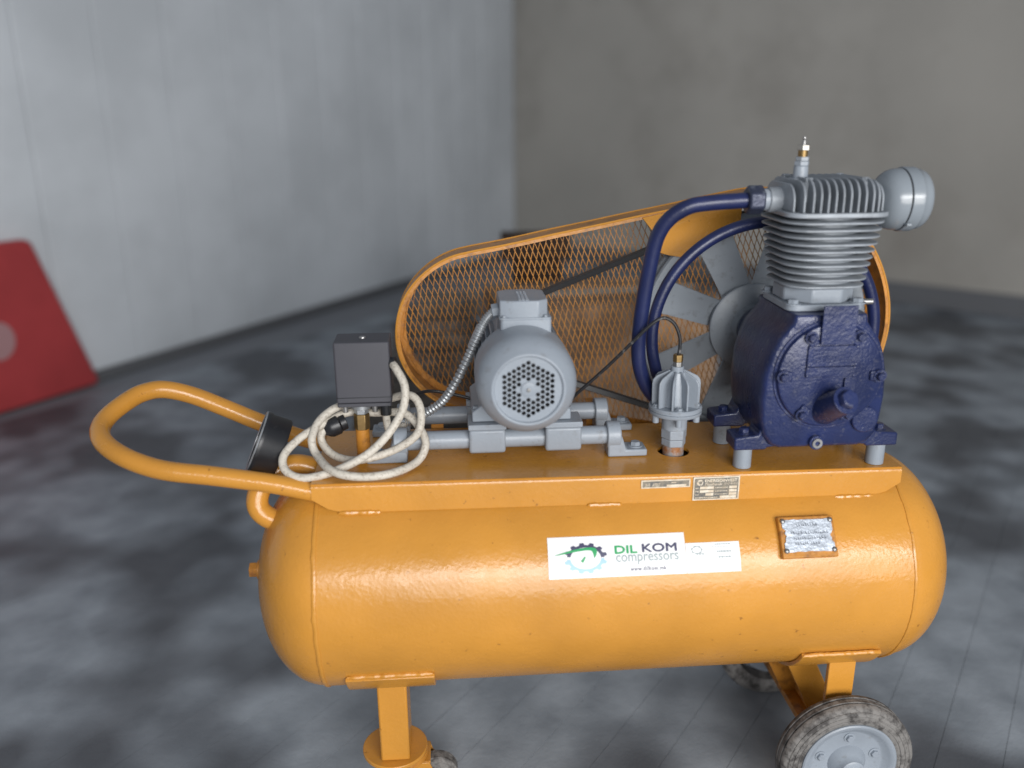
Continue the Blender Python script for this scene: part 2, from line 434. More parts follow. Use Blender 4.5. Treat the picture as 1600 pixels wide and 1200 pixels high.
# --- mounting plate with a real hole for the check valve
YF, YB, PX0, PX1 = -.109, .140, -.443, .573
HX, HY, HR = .193, -.008, .0285
pm = MB(); th = .005
def sheet(mb, holes):
    n = 32
    (hx, hy, hr) = holes; e = .04
    xs = [PX0, hx - e, hx + e, PX1]; ys = [YF, hy - e, hy + e, YB]
    for zoff in (0, -th):
        for i in range(3):
            for j in range(3):
                if i == 1 and j == 1: continue
                mb.add([(xs[i], ys[j], zp(xs[i])+zoff), (xs[i+1], ys[j], zp(xs[i+1])+zoff), (xs[i+1], ys[j+1], zp(xs[i+1])+zoff), (xs[i], ys[j+1], zp(xs[i])+zoff)], [(0,1,2,3)])
        ring = []; sq = []
        for k in range(n):
            a = 2*PI*(k + .5)/n; c, s_ = math.cos(a), math.sin(a)
            ring.append((hx + hr*c, hy + hr*s_, zp(hx + hr*c)+zoff)); q_ = e / max(abs(c), abs(s_))
            sq.append((hx + q_*c, hy + q_*s_, zp(hx + q_*c)+zoff))
        # close the corners of the square
        mb.add(ring + sq, [(k, (k+1) % n, n+(k+1) % n, n+k) for k in range(n)])
        for sx in (-1, 1):
            for sy in (-1, 1):
                kk = [k for k in range(n) if sq[k][0]*0 == 0]
                c_ = (hx + sx*e, hy + sy*e, zp(hx + sx*e)+zoff)
                near = sorted(range(n), key=lambda k: (sq[k][0]-c_[0])**2 + (sq[k][1]-c_[1])**2)[:2]
                mb.add([c_, sq[near[0]], sq[near[1]]], [(0, 1, 2)])
    ra = [(hx + hr*math.cos(2*PI*(k+.5)/n), hy + hr*math.sin(2*PI*(k+.5)/n)) for k in range(n)]
    mb.add([(x, y, zp(x)) for x, y in ra] + [(x, y, zp(x) - th) for x, y in ra], [(k, (k+1) % n, n+(k+1) % n, n+k) for k in range(n)])
sheet(pm, (HX, HY, HR))
plate = part('mounting_plate', pm, ORANGE, comp, smooth=30)
# the downturned flanges: rounded bend, clipped lower corners
def flange(ys, sgn, h):
    mb = MB(); prof = []
    r = .010
    for k in range(7):
        a = PI/2 * k/6
        prof.append((ys - sgn*r*(1) + sgn*r*math.sin(a) + sgn*.0, -r + r*math.cos(a)))
    prof.append((ys, -h))
    inner = [(y - sgn*th*(1 if i else 0) if i == len(prof)-1 else y, z) for i, (y, z) in enumerate(prof)]
    vs = []; fs = []
    nseg = 40; m_ = len(prof)
    for i in range(nseg + 1):
        t_ = i/nseg; x = PX0 + (PX1-PX0)*t_
        hh = h
        if x < PX0 + .036: hh = min(h, .028 + (x - PX0) / .036 * (h - .028))
        if x > PX1 - .036: hh = min(h, .030 + (PX1 - x) / .036 * (h - .030))
        for j, (y, z) in enumerate(prof):
            vs.append((x, y, zp(x) + (z if j < m_-1 else -hh)))
        vs.append((x, ys - sgn*th, zp(x) - hh)); vs.append((x, ys - sgn*th, zp(x) - th))
    M_ = m_ + 2
    for i in range(nseg):
        for j in range(M_):
            j2 = (j+1) % M_; fs.append((i*M_+j, i*M_+j2, (i+1)*M_+j2, (i+1)*M_+j))
    fs.append(tuple(range(M_))); fs.append(tuple(nseg*M_ + j for j in reversed(range(M_))))
    return mb.add(vs, fs)
part('front_flange', flange(YF - .0, -1, .053), ORANGE, plate, smooth=40)
part('rear_flange', flange(YB + .0, 1, .083), ORANGE, plate, smooth=40)
def bead(x0, x1, y, zf, r=.004):
    mb = MB(); pts = []
    n = int((x1 - x0) / .006)
    for i in range(n + 1):
        x = x0 + (x1 - x0)*i/n; pts.append((x, y + .0012*noise.noise((x*300, 1, y)), zf(x) + .0012*noise.noise((x*260, 5, 2))))
    mb.tube(pts, r, 8, 2, rf=lambda t_: r*(1 + .35*noise.noise((t_*n*.7, x0*30, 4))) * min(1, .4 + 8*t_, .4 + 8*(1-t_)))
    return mb
for x0, x1 in ((-.40, -.33), (.02, .08), (.455, .53)):
    part('weld_bead', bead(x0, x1, YF - .001, lambda x: zp(x) - .0535), ORANGE, plate)

# --- pull handle
HP = [(-.425,-.090,.2015),(-.444,-.090,.204),(-.514,-.090,.222),(-.606,-.090,.239),(-.682,-.090,.252),(-.741,-.075,.268),(-.788,-.040,.282),(-.810,0,.293),(-.808,.040,.305),(-.786,.080,.319),(-.765,.103,.326),(-.735,.122,.325),(-.690,.135,.308),(-.635,.138,.281),(-.567,.138,.247),(-.497,.136,.216),(-.425,.130,.197)]
part('handle', MB().tube(HP, .0165, 20, 8), ORANGE, comp)

# --- advertising sticker wrapped on the tank
def wrap(pts, faces, mb, x0, a0, dr, tilt=0.0):
    """pts in (x, arc metres up from a0) -> cylinder surface"""
    vs = []
    for x, y in pts:
        an = a0 + y / RT; rr = RT + dr
        vs.append((x0 + x, -rr*math.cos(an), rr*math.sin(an)))
    return mb.add(vs, faces)
def grid(x0, x1, y0, y1, nx, ny):
    P = [(x0 + (x1-x0)*i/nx, y0 + (y1-y0)*j/ny) for j in range(ny+1) for i in range(nx+1)]
    F = [(j*(nx+1)+i, j*(nx+1)+i+1, (j+1)*(nx+1)+i+1, (j+1)*(nx+1)+i) for j in range(ny) for i in range(nx)]
    return P, F
SA = R_(21.2); SH = R_(19.55) * RT; SW = .232; SX = -.054
stk = part('sticker', wrap(*grid(0, SW, 0, SH, 8, 14), MB(), SX, SA, .0008), PAPER, comp)
tag(stk, 'white sticker reading DIL KOM compressors')
SH2 = R_(14.2) * RT; SW2 = .092
stk2 = part('sticker', wrap(*grid(0, SW2, 0, SH2, 4, 12), MB(), SX + SW + .0005, SA, .0011), PAPER, comp)
tag(stk2, 'small white sticker with faint print beside the larger sticker')
def px(u): return u * SW             # fraction of sticker
def py(v): return (1 - v) * SH
def sprint(name, body, u0, u1, v0, v1, material, host=stk, W=SW, H=SH, xo=SX, dr=.0012, **k):
    hv = k.pop('heavy', 0)
    P, F = fit_text(body, u0*W, u1*W, (1-v1)*H, (1-v0)*H, **k)
    mb = MB()
    for q, (ox, oy) in enumerate(((0, 0), (1, 0), (-1, 0), (0, 1), (0, -1))[:5 if hv else 1]):
        wrap([(x + ox*hv, y + oy*hv) for x, y in P], F, mb, xo, SA, dr + q*.00003)
    part(name, mb, material, host, smooth=0)
sprint('lettering', 'DIL', .485, .645, .27, .45, GREEN, heavy=.0007)
sprint('lettering', 'KOM', .685, .935, .25, .44, NAVY, heavy=.0007)
sprint('lettering', 'compressors', .490, .945, .49, .73, LGREY, heavy=.0003)
sprint('lettering', 'www.dilkom.mk', .590, .850, .78, .88, NAVY, spacing=1.15, heavy=.0002)
# gear emblem
def gear(a0, a1, cx, cy, rx, ry, teeth, material, name):
    P = []; F = []
    n = teeth * 8
    for i in range(n + 1):
        a = a0 + (a1 - a0)*i/n
        tooth = 1.0 if (i % 8) in (2, 3, 4, 5) else .86
        P.append((px(cx) + px(rx)*tooth*math.cos(a), py(cy) + SH*ry*tooth*math.sin(a)))
        P.append((px(cx) + px(rx)*.70*math.cos(a), py(cy) + SH*ry*.70*math.sin(a)))
    F = [(2*i, 2*i+2, 2*i+3, 2*i+1) for i in range(n)]
    part(name, wrap(P, F, MB(), SX, SA, .0012), material, stk, smooth=0)
gear(R_(2), R_(172), .270, .53, .158, .37, 6, NAVY, 'gear_emblem')
gear(R_(184), R_(358), .270, .53, .158, .37, 6, LBLUE, 'gear_emblem')
sw = []
def bez(p0, p1, p2, p3, n):
    return [tuple((1-t)**3*a + 3*(1-t)**2*t*b + 3*(1-t)*t*t*c + t**3*d for a, b, c, d in zip(p0, p1, p2, p3)) for t in [i/n for i in range(n+1)]]
up_ = bez((.045, .44), (.14, .34), (.30, .22), (.345, .30), 14); up_ += bez((.345, .30), (.365, .37), (.35, .45), (.335, .53), 6)[1:]
lo_ = bez((.045, .445), (.14, .41), (.29, .30), (.315, .36), 14); lo_ += bez((.315, .36), (.33, .41), (.325, .45), (.332, .53), 6)[1:]
P = [(px(u), py(v)) for u, v in up_] + [(px(u), py(v)) for u, v in lo_]; n = len(up_)
part('swoosh', wrap(P, [(i, i+1, n+i+1, n+i) for i in range(n-1)], MB(), SX, SA, .0015), GREEN, stk, smooth=0)
P = [(px(u), py(v)) for u, v in ((.232, .60), (.262, .49), (.272, .50), (.250, .64))]
part('swoosh', wrap(P, [(0, 1, 2, 3)], MB(), SX, SA, .0015), GREEN, stk, smooth=0)
# faint print of the small sticker: gear and blurred lines
P = []; n = 28
for i in range(n):
    a = 2*PI*i/n; k_ = 1.0 if i % 4 < 2 else .85
    P += [(.019 + .010*k_*math.cos(a), SH2 - .012 + .007*k_*math.sin(a)), (.019 + .0085*math.cos(a)*.9, SH2 - .012 + .0055*math.sin(a)*.9)]
part('gear_emblem', wrap(P, [(2*i, (2*i+2) % (2*n), (2*i+3) % (2*n), 2*i+1) for i in range(n)], MB(), SX + SW, SA, .0015), LGREY, stk2, smooth=0)
for (u0, u1, v0, v1, M_) in ((.55, .85, .06, .09, LGREY), (.48, .88, .15, .165, LGREY), (.58, .84, .29, .345, LGREY), (.60, .83, .47, .53, LGREY), (.62, .84, .70, .72, LBLUE), (.20, .36, .36, .40, LGREY), (.64, .80, .76, .78, LBLUE)):
    mb = MB(); x = u0
    while x < u1 - .01:
        x2 = min(x + random.uniform(.015, .05), u1)
        wrap(*grid(x*SW2, x2*SW2, (1-v1)*SH2, (1-v0)*SH2, 1, 1), mb, SX + SW, SA, .0015); x = x2 + .012
    part('print_line', mb, M_, stk2, smooth=0)

# --- rating plate riveted on a bracket on the tank
ac = R_(36.0); nrm = Vector((0, -math.cos(ac), math.sin(ac))); upv = Vector((0, math.sin(ac), math.cos(ac)))
cen = Vector((.388, 0, 0)) + nrm * (RT + .010)
def on_plate(x, v, h): return cen + Vector((x, 0, 0)) + upv * v + nrm * h
Mp = Matrix(((1, 0, 0, cen.x), (0, upv.y, nrm.y, cen.y), (0, upv.z, nrm.z, cen.z), (0, 0, 0, 1)))
mb = MB().box(-.048, .048, -.036, .034, -.012, .0, Mp)
rp = part('rating_plate', mb, ORANGE_OLD, comp, bevel=.002); tag(rp, 'aluminium rating plate riveted on an orange bracket on the tank')
edge = []
for i in range(14): edge.append((-.041 + .082*i/13, -.026 + .0008*random.uniform(-1, 1)))
for i in range(1, 12): edge.append((.043 - (.006*random.random() if 3 < i < 8 else 0), -.026 + .052*i/12))
for i in range(14): edge.append((.041 - .082*i/13, .028 + .0008*random.uniform(-1, 1)))
for i in range(1, 12): edge.append((-.043 + (.006*random.random() if 3 < i < 9 else 0), .028 - .054*i/12))
mb = MB(); n = len(edge)
mb.add([on_plate(x, v, .0006) for x, v in edge] + [on_plate(x, v, .0022) for x, v in edge], [tuple(range(n-1, -1, -1)), tuple(range(n, 2*n))] + [(k, (k+1) % n, n+(k+1) % n, n+k) for k in range(n)])
part('plate_face', mb, ALU, rp, smooth=0)
for sx in (-1, 1):
    for sy in (-1, 1): place('rivet', RIVET, rp, on_plate(sx*.041, sy*.025 + .001, .0018), nrm)
for v, a, b in ((.017, -.018, .016), (.004, -.030, .034), (-.005, -.026, .028), (-.014, -.024, .02)):
    mb = MB(); x = a
    while x < b:
        wd = random.uniform(.0012, .0035); h = random.uniform(.003, .0048)
        for q_ in range(2):
            yy = v + random.uniform(-.001, .001)
            mb.add([on_plate(x, yy, .0026), on_plate(x + wd*.35, yy, .0026), on_plate(x + wd*.35, yy + h, .0026), on_plate(x, yy + h, .0026)], [(0, 1, 2, 3)])
            mb.add([on_plate(x, yy, .0026), on_plate(x + wd, yy, .0026), on_plate(x + wd, yy + h*.3, .0026), on_plate(x, yy + h*.3, .0026)], [(0, 1, 2, 3)])
        x += wd + random.uniform(.001, .002)
    part('stamped_line', mb, PRINTG, rp, smooth=0)

# --- maker's plate and test plate on the flange
def flange_plate(x0, x1, zt, zb, label, name):
    mb = MB().box(x0, x1, YF - .0022, YF - .0005, zb, zt); o = part(name, mb, PLATEL, comp, bevel=.0004, seg=1)
    tag(o, label)
    part('plate_field', MB().box(x0 + .0025, x1 - .0025, YF - .0026, YF - .0021, zb + .0025, zt - .0025), PLATEK, o, smooth=0)
    return o
def fprint(host, body, x0, x1, z0, z1, material=PLATEL, **k):
    P, F = fit_text(body, x0, x1, z0, z1, **k)
    part('lettering', MB().add([(x, YF - .0031, z) for x, z in P], F), material, host, smooth=0)
mk = flange_plate(.2025, .2840, .2125, .1690, "black and pale maker's plate reading ENERGOINVEST Trudbenik DOBOJ", 'maker_plate')
fprint(mk, 'ENERGOINVEST', .2225, .2790, .2030, .2085, bold=.03)
fprint(mk, 'Trudbenik', .2225, .2530, .1965, .2015, shear=.35, bold=.012)
fprint(mk, 'DOBOJ', .2570, .2790, .1970, .2010, bold=.01, spacing=1.3)
P = []; n = 24
for i in range(n):
    a = 2*PI*i/n; P += [(.2140 + .0055*math.cos(a), YF - .0031, .2025 + .0055*math.sin(a)), (.2140 + .003*math.cos(a) + .001, YF - .0031, .2025 + .003*math.sin(a))]
part('emblem', MB().add(P, [(2*i, (2*i+2) % (2*n), (2*i+3) % (2*n), 2*i+1) for i in range(n) if i % 8 != 2]), PLATEL, mk, smooth=0)
for z, segs in ((.1905, ((.2145, .2385), (.2655, .2790))), (.1840, ((.2145, .2385), (.2655, .2790))), (.1780, ((.2245, .2385), (.2655, .2790))), (.1725, ((.2500, .2790),))):
    for a, b in segs: part('blank_field', MB().box(a, b, YF - .0033, YF - .0027, z, z + .0046), PLATEL, mk, smooth=0)
for z in (.1918, .1853, .1795, .1738):
    for a, b in ((.2065, .2125), (.2410, .2630)) if z > .175 else ((.2065, .2470),):
        mb = MB(); x = a
        while x < b:
            x2 = min(b, x + random.uniform(.0012, .004)); mb.box(x, x2, YF - .0031, YF - .0027, z, z + .0012); x = x2 + .0008
        part('print_line', mb, PLATEL, mk, smooth=0)
tp = flange_plate(.1120, .1975, .2105, .1950, 'narrow black test plate reading JUS ATEST', 'test_plate')
fprint(tp, 'JUS', .1185, .1275, .1985, .2045, bold=.01)
fprint(tp, 'ATEST', .1310, .1450, .1985, .2045, bold=.01)
part('blank_field', MB().box(.1560, .1900, YF - .0033, YF - .0027, .1980, .2015), PLATEL, tp, smooth=0)
part('blank_field', MB().box(.1640, .1720, YF - .0033, YF - .0027, .2045, .2058), PLATEL, tp, smooth=0)

# --- legs, caster, wheels
def saddle(x0, x1):
    mb = MB(); vs = []; fs = []; n = 30
    for k in range(n + 1):
        a = R_(-33 - 114*k/n)
        for rr in (RT + .0005, RT + .0085):
            for x in (x0, x1): vs.append((x, -rr*math.cos(a), rr*math.sin(a)))
    for k in range(n):
        b = k*4; fs += [(b, b+1, b+5, b+4), (b+2, b+6, b+7, b+3), (b, b+4, b+6, b+2), (b+1, b+3, b+7, b+5)]
    fs += [(0, 2, 3, 1), (n*4, n*4+1, n*4+3, n*4+2)]
    return mb.add(vs, fs)
front = part('leg', MB().box(-.357, -.303, -.102, -.010, -.346, -.172), ORANGE, comp, bevel=.004)
part('saddle', saddle(-.401, -.249), ORANGE, front, bevel=.0015)
part('weld_bead', bead(-.398, -.252, -.1705, lambda x: -.1085), ORANGE, front)
cs = part('caster', MB().cyl((-.333, -.057, -.3545), (-.333, -.057, -.3465), .0615, n=48), ORANGE, comp, bevel=.0015)
part('swivel_plate', MB().cyl((-.325, -.057, -.366), (-.325, -.057, -.3555), .055, n=48), ORANGE_OLD, cs, bevel=.0015)
for sy in (-1, 1):
    poly = [(-.340, -.367), (-.268, -.367), (-.262, -.385), (-.235, -.418), (-.250, -.432), (-.275, -.428), (-.330, -.385)]
    part('fork_plate', MB().prism(poly, 'Y', -.057 + sy*.028 - .0025, -.057 + sy*.028 + .0025), ORANGE, cs, bevel=.001)
part('fork_bridge', MB().box(-.335, -.266, -.0845, -.0295, -.3715, -.3665), ORANGE, cs, bevel=.001)
part('caster_wheel', MB().lathe([(-.016, 0), (-.016, .033), (-.010, .039), (.010, .039), (.016, .033), (.016, 0)], (-.254, -.057, -.412), (0, 1, 0), 36), RUBBER, cs)
part('axle', MB().cyl((-.254, -.095, -.412), (-.254, -.019, -.412), .006, n=6), STEEL, cs, bevel=.0008)

rear = part('leg', MB().box(.468, .518, -.142, -.130, -.335, -.150), ORANGE, comp, bevel=.002); tag(rear, 'flat leg behind the front wheel')
part('saddle', saddle(.400, .545), ORANGE, rear, bevel=.0015)
part('weld_bead', bead(.402, .542, -.1725, lambda x: -.1115), ORANGE, rear)
part('brace', MB().bar((.445, -.035, -.185), (.535, -.045, -.375), .052, .010, up=(0, 1, .2)), ORANGE, rear, bevel=.002)
part('brace', MB().bar((.412, .04, -.18), (.505, .03, -.375), .05, .010, up=(0, 1, .2)), ORANGE_OLD, rear, bevel=.002)
part('leg', MB().box(.468, .518, .130, .142, -.335, -.150), ORANGE, comp, bevel=.002)
part('axle', MB().cyl((.495, -.21, -.328), (.495, .21, -.328), .011, n=20), ORANGE_OLD, comp)
part('axle_bracket', MB().box(.462, .528, -.140, .140, -.352, -.338), ORANGE_OLD, comp, bevel=.002)
def wheel(yc, s):
    wr_ = .1233
    ty = MB(); pr = [(-.020, .086), (-.0225, .090), (-.0245, .100), (-.0235, .110), (-.0205, .1185), (-.0165, .1222), (-.009, .1233), (-.008, .1205), (-.005, .1205), (-.004, .1233),
                     (.004, .1233), (.005, .1205), (.008, .1205), (.009, .1233), (.0165, .1222), (.0205, .1185), (.0235, .110), (.0245, .100), (.0225, .090), (.020, .086)]
    ty.lathe([(s*a, b) for a, b in pr], (.495, yc, -.328), (0, 1, 0), 72, closed=True)
    o = part('wheel', ty, RUBBER, comp, smooth=50)
    for rr, dp in ((.0975, .0244), (.1055, .0243), (.1135, .0226)):
        tr = MB(); tr.lathe([(s*(-dp + .0012*math.cos(b_)), rr + .0012*math.sin(b_)) for b_ in [2*PI*j/6 for j in range(6)]], (.495, yc, -.328), (0, 1, 0), 64, closed=True)
        part('sidewall_ring', tr, RUBBER, o)
    rm = MB(); rm.lathe([(s*a, b) for a, b in ((-.012, 0.02), (-.012, .064), (-.0135, .068), (-.0215, .076), (-.0255, .081), (-.0265, .086), (-.0245, .0885), (-.020, .0885), (-.018, .083), (-.010, .074), (.012, .07), (.012, .02))], (.495, yc, -.328), (0, 1, 0), 64, closed=True)
    part('rim', rm, GREY, o)
    hb = MB(); hb.lathe([(s*a, b) for a, b in ((-.011, 0.0), (-.0115, .036), (-.016, .034), (-.026, .026), (-.032, .022), (-.038, .021), (-.040, .018), (-.040, .0))], (.495, yc, -.328), (0, 1, 0), 40)
    part('hub', hb, GREY, o)
    for k in range(5):
        a = R_(90 + 72*k); place('wheel_bolt', BOLT_GREY, o, (.495 + .053*math.cos(a), yc - s*.0122, -.328 + .053*math.sin(a)), (0, -s, 0), spin=k, scale=.8)
    return o
wh = wheel(-.182, 1); tag(wh, 'front wheel with dusty tyre and grey bolted rim')
wheel(.182, -1)

# --- motor slide rails
for yy in (-.010, .120):
    zr = .2575
    rl = part('motor_rail', MB().cyl((-.305, yy, zr), (.094, yy, zr), .0165, n=36), GREY, comp, bevel=.001)
    for s, x0 in ((1, .068), (-1, -.285)):
        ring = MB().cyl((x0, yy, zr), (x0 + s*.024, yy, zr), .0245, n=36)
        part('clamp_ring', ring, GREY, rl, bevel=.002)
        zb = zp(x0 + .03) + .0005
        poly = [(x0 + s*.001, zb), (x0 + s*.072, zb), (x0 + s*.072, zb + .013), (x0 + s*.034, zb + .013), (x0 + s*.029, zb + .030), (x0 + s*.023, zr + .010), (x0 + s*.001, zr + .010)]
        part('rail_foot', MB().prism(poly, 'Y', yy - .0205, yy + .0205), GREY, rl, bevel=.003)
        place('bolt', BOLT_GREY, rl, (x0 + s*.054, yy, zb + .0128), (0, 0, 1), spin=.4 + s)

# --- electric motor
MX, MZ = -.0845, .392
frame = MB(); frame.lathe([(-.045, 0), (-.045, .068), (.105, .068), (.112, .073), (.122, .073), (.132, .060), (.138, .034), (.15, .028), (.15, 0)], (MX, 0, MZ), (0, 1, 0), 56)
motor = part('electric_motor', frame, GREY, comp); tag(motor, 'grey electric motor with perforated fan cowl')
for k in range(40):
    a = 2*PI*(k + .5)/40
    d = Vector((math.cos(a), 0, math.sin(a)))
    if math.sin(a) > .80 or math.sin(a) < -.86: continue
    c0 = Vector((MX, -.035, MZ)) + d*.0725; c1 = Vector((MX, .100, MZ)) + d*.0725
    part('cooling_fin', MB().bar(c0, c1, .0026, .014, up=d), GREY, motor, bevel=.0006, seg=1)
cw = MB(); cw.lathe([(-.0375, .0795), (-.0375, .0822), (-.105, .0826), (-.117, .0815), (-.128, .0785), (-.138, .0735), (-.146, .0672), (-.1520, .0615), (-.1535, .0600), (-.1550, .0585), (-.1550, .0560), (-.1535, .0545), (-.1495, .0538), (-.149, .0520), (-.146, .0530), (-.140, .066), (-.12, .077), (-.105, .080), (-.0375, .0795)], (MX, 0, MZ), (0, 1, 0), 84)
part('fan_cowl', cw, GREY, motor, smooth=50)
# perforated grille: hexagon cells, each with a round hole
gp = .00875; hr = .0036; gr = MB(); yg0, yg1 = -.1500, -.1485
def cellpos(c, r): return (c * gp * math.sqrt(3)/2, (r + (.5 if c % 2 else 0)) * gp)
for c in range(-7, 8):
    for r in range(-8, 9):
        x, z = cellpos(c, r)
        if math.hypot(x, z) > .0585: continue
        rowv = z / gp; dist = max(abs(c), abs(rowv) + abs(c)/2)
        hole = dist <= 5.01 and (dist > 2.01 or (abs(dist-2) < .01 and (c == 0 or (abs(c) == 2 and abs(abs(rowv)-1) < .01))))
        hx_ = []
        for k in range(12):
            a = PI*k/6
            rad = gp/2 / math.cos(((a + PI/6 + PI/6) % (PI/3)) - PI/6)
            hx_.append((x + rad*math.cos(a), z + rad*math.sin(a)))
        if hole:
            ci = [(x + hr*math.cos(PI*k/6), z + hr*math.sin(PI*k/6)) for k in range(12)]
            vs = [(MX+p, yg0, MZ+q_) for p, q_ in hx_] + [(MX+p, yg0, MZ+q_) for p, q_ in ci] + [(MX+p, yg1, MZ+q_) for p, q_ in ci]
            fs = [(k, (k+1) % 12, 12+(k+1) % 12, 12+k) for k in range(12)] + [(12+k, 12+(k+1) % 12, 24+(k+1) % 12, 24+k) for k in range(12)]
        else:
            vs = [(MX+p, yg0, MZ+q_) for p, q_ in hx_]; fs = [tuple(range(12))]
        gr.add(vs, fs)
part('grille', gr, GREY, motor, smooth=0)
part('grille_shade_disc', MB().cyl((MX, -.128, MZ), (MX, -.124, MZ), .064, n=40), DARK, motor)  # dark disc added behind the holes as painted shade of the cowl interior
hubm = MB(); hubm.lathe([(-.1502, .0122), (-.1522, .0120), (-.1528, .0095), (-.1528, .004), (-.1535, .0036), (-.1542, 0)], (MX, 0, MZ), (0, 1, 0), 30)
part('grille_hub', hubm, GREY, motor)
part('grille_screw', MB().lathe([(-.1535, .0034), (-.1552, .003), (-.1556, 0)], (MX, 0, MZ), (0, 1, 0), 14), STEEL, motor)
# feet and clamp blocks on the rails
for s, xa, xb in ((-1, -.1775, -.1135), (1, -.0435, .0205)):
    for yy in (-.010, .120):
        poly = rrect((xa+xb)/2, 0, (xb-xa)/2, .5, .0)  # unused outline kept simple
        cb = MB().prism([(yy - .0235, .238), (yy + .0235, .238), (yy + .0265, .246), (yy + .0265, .283), (yy - .0265, .283), (yy - .0265, .246)], 'X', xa, xb)
        part('clamp_block', cb, GREY, motor, bevel=.005, seg=3)
        part('clamp_cap', MB().box(xa - .001, xb + .001, yy - .0285, yy + .0285, .2832, .2935), GREY, motor, bevel=.0015)
    ft = MB().prism([(MX + s*.022, .322), (MX + s*.040, .345), (MX + s*.070, .325), (MX + s*.0865, .312), (MX + s*.0865, .2942), (MX + s*.030, .2942)], 'Y', -.025, .125)
    part('foot', ft, GREY, motor, bevel=.002)
    place('bolt', BOLT_GREY, motor, (MX + s*.078, -.012, .3135), (0, 0, 1), spin=.3, scale=.8)
# terminal box
part('terminal_box_base', MB().prism(rrect(-.0795, -.010, .0425, .048, .006), 'Z', .448, .4835), GREY, motor, bevel=.0015)
lid = [(-.0395-.0035, -.0285), (-.060, -.0555), (-.106, -.0555), (-.1225, -.0440), (-.1225, .030), (-.106, .040), (-.060, .040), (-.043, .028)]
lid = [(-.0425, -.042), (-.0585, -.0555), (-.1005, -.0555), (-.1225, -.0480), (-.1225, .034), (-.1055, .045), (-.0585, .045), (-.0425, .034)]
part('terminal_box_lid', MB().prism(lid, 'Z', .4842, .5140), GREY, motor, bevel=.002)
part('terminal_box_rim', MB().prism(rrect(-.0805, -.0065, .0435, .0515, .006), 'Z', .4830, .4862), GREY, motor, bevel=.0008)
mb = MB()
for i in range(9):
    for j in range(3):
        mb.box(-.0905 + j*.0058 + random.uniform(-.0006, .0006), -.0905 + j*.0058 + .0042, -.050 + i*.0085, -.050 + i*.0085 + .0048, .5138, .5152)
part('cast_marking', mb, GREY, motor, smooth=0)
for x, y in ((-.1155, -.0515), (-.0465, -.0515)): place('lid_screw', BOLT_GREY, motor, (x, y, .486), scale=.42)
part('motor_plate', MB().bar((MX - .0795, -.005, MZ + .035), (MX - .0795, .07, MZ + .035), .003, .044, up=(.45, 0, 1)), ALU, motor, bevel=.001)
# pulley of the motor
pu = MB(); pu.lathe([(.150, .0), (.150, .018), (.182, .02), (.182, .058), (.186, .060), (.193, .052), (.208, .052), (.215, .060), (.219, .058), (.219, .0)], (MX, 0, MZ), (0, 1, 0), 48)
part('pulley', pu, CAST, motor)
# flexible conduit: ribbed hose
CP = smooth_path([(-.117,-.010,.490),(-.131,-.010,.487),(-.147,-.010,.469),(-.161,-.010,.440),(-.178,-.005,.401),(-.200,0,.357),(-.223,.010,.322),(-.253,.020,.298),(-.282,.030,.280),(-.305,.03,.285)], 40)
L_tot = sum((CP[i+1]-CP[i]).length for i in range(len(CP)-1)); nr = int(L_tot / .0057)
part('flexible_conduit', MB().tube(CP, .0075, 12, 1, rf=lambda t_: .0073 + .0011*math.sin(2*PI*nr*t_)), CONDUIT, comp, smooth=70)
part('conduit_gland', MB().cyl((-.1215, -.010, .490), (-.1335, -.010, .488), .0125, n=6), GREY, motor, bevel=.001)

# --- belt guard
GB, GR, GS, Gr = (.402, .402), .263, (-.150, .402), .1575
dd = GB[0] - GS[0]; al = math.asin((GR - Gr)/dd)
outl = []
for k in range(41):
    a = PI/2 + al + (PI - 2*al) * k/40; outl.append((GS[0] + Gr*math.cos(a), GS[1] + Gr*math.sin(a)))
for k in range(1, 20):
    t_ = k/20; p0 = outl[40]; a = 3*PI/2 - al; p1 = (GB[0] + GR*math.cos(a), GB[1] + GR*math.sin(a)); outl.append((p0[0] + (p1[0]-p0[0])*t_, p0[1] + (p1[1]-p0[1])*t_))
for k in range(73):
    a = -PI/2 - al + (PI + 2*al) * k/72; outl.append((GB[0] + GR*math.cos(a), GB[1] + GR*math.sin(a)))
pA = outl[-1]; pB = outl[0]
for k in range(1, 20):
    t_ = k/20; outl.append((pA[0] + (pB[0]-pA[0])*t_, pA[1] + (pB[1]-pA[1])*t_))
outl = [(x + .0016*noise.noise((x*9, z*9, 1)), z + .0016*noise.noise((x*9, z*9, 7))) for x, z in outl]
NO = len(outl); nrmO = []
for i in range(NO):
    a = Vector(outl[i-1]); b = Vector(outl[(i+1) % NO]); t_ = (b - a).normalized(); nrmO.append(Vector((-t_.y, t_.x)))     # inward for ccw outline
cxy = Vector((.15, .40))
if (cxy - Vector(outl[0])).dot(nrmO[0]) < 0: nrmO = [-v for v in nrmO]
YG0, YG1 = .170, .242
prof = [(0, YG0), (0, YG1), (.016, YG1), (.016, YG1 - .003), (.003, YG1 - .003), (.003, YG0 + .003), (.0075, YG0 + .003), (.0075, YG0)]
vs = []; fs = []; mp = len(prof)
for i in range(NO):
    for d_, y in prof:
        p = Vector(outl[i]) + nrmO[i]*d_; vs.append((p.x, y, p.y))
for i in range(NO):
    j = (i+1) % NO
    for k in range(mp):
        k2 = (k+1) % mp; fs.append((i*mp+k, i*mp+k2, j*mp+k2, j*mp+k))
guard = part('belt_guard', MB().add(vs, fs), ORANGE_OLD, comp, smooth=40); tag(guard, 'orange belt guard rim closed by diamond mesh')
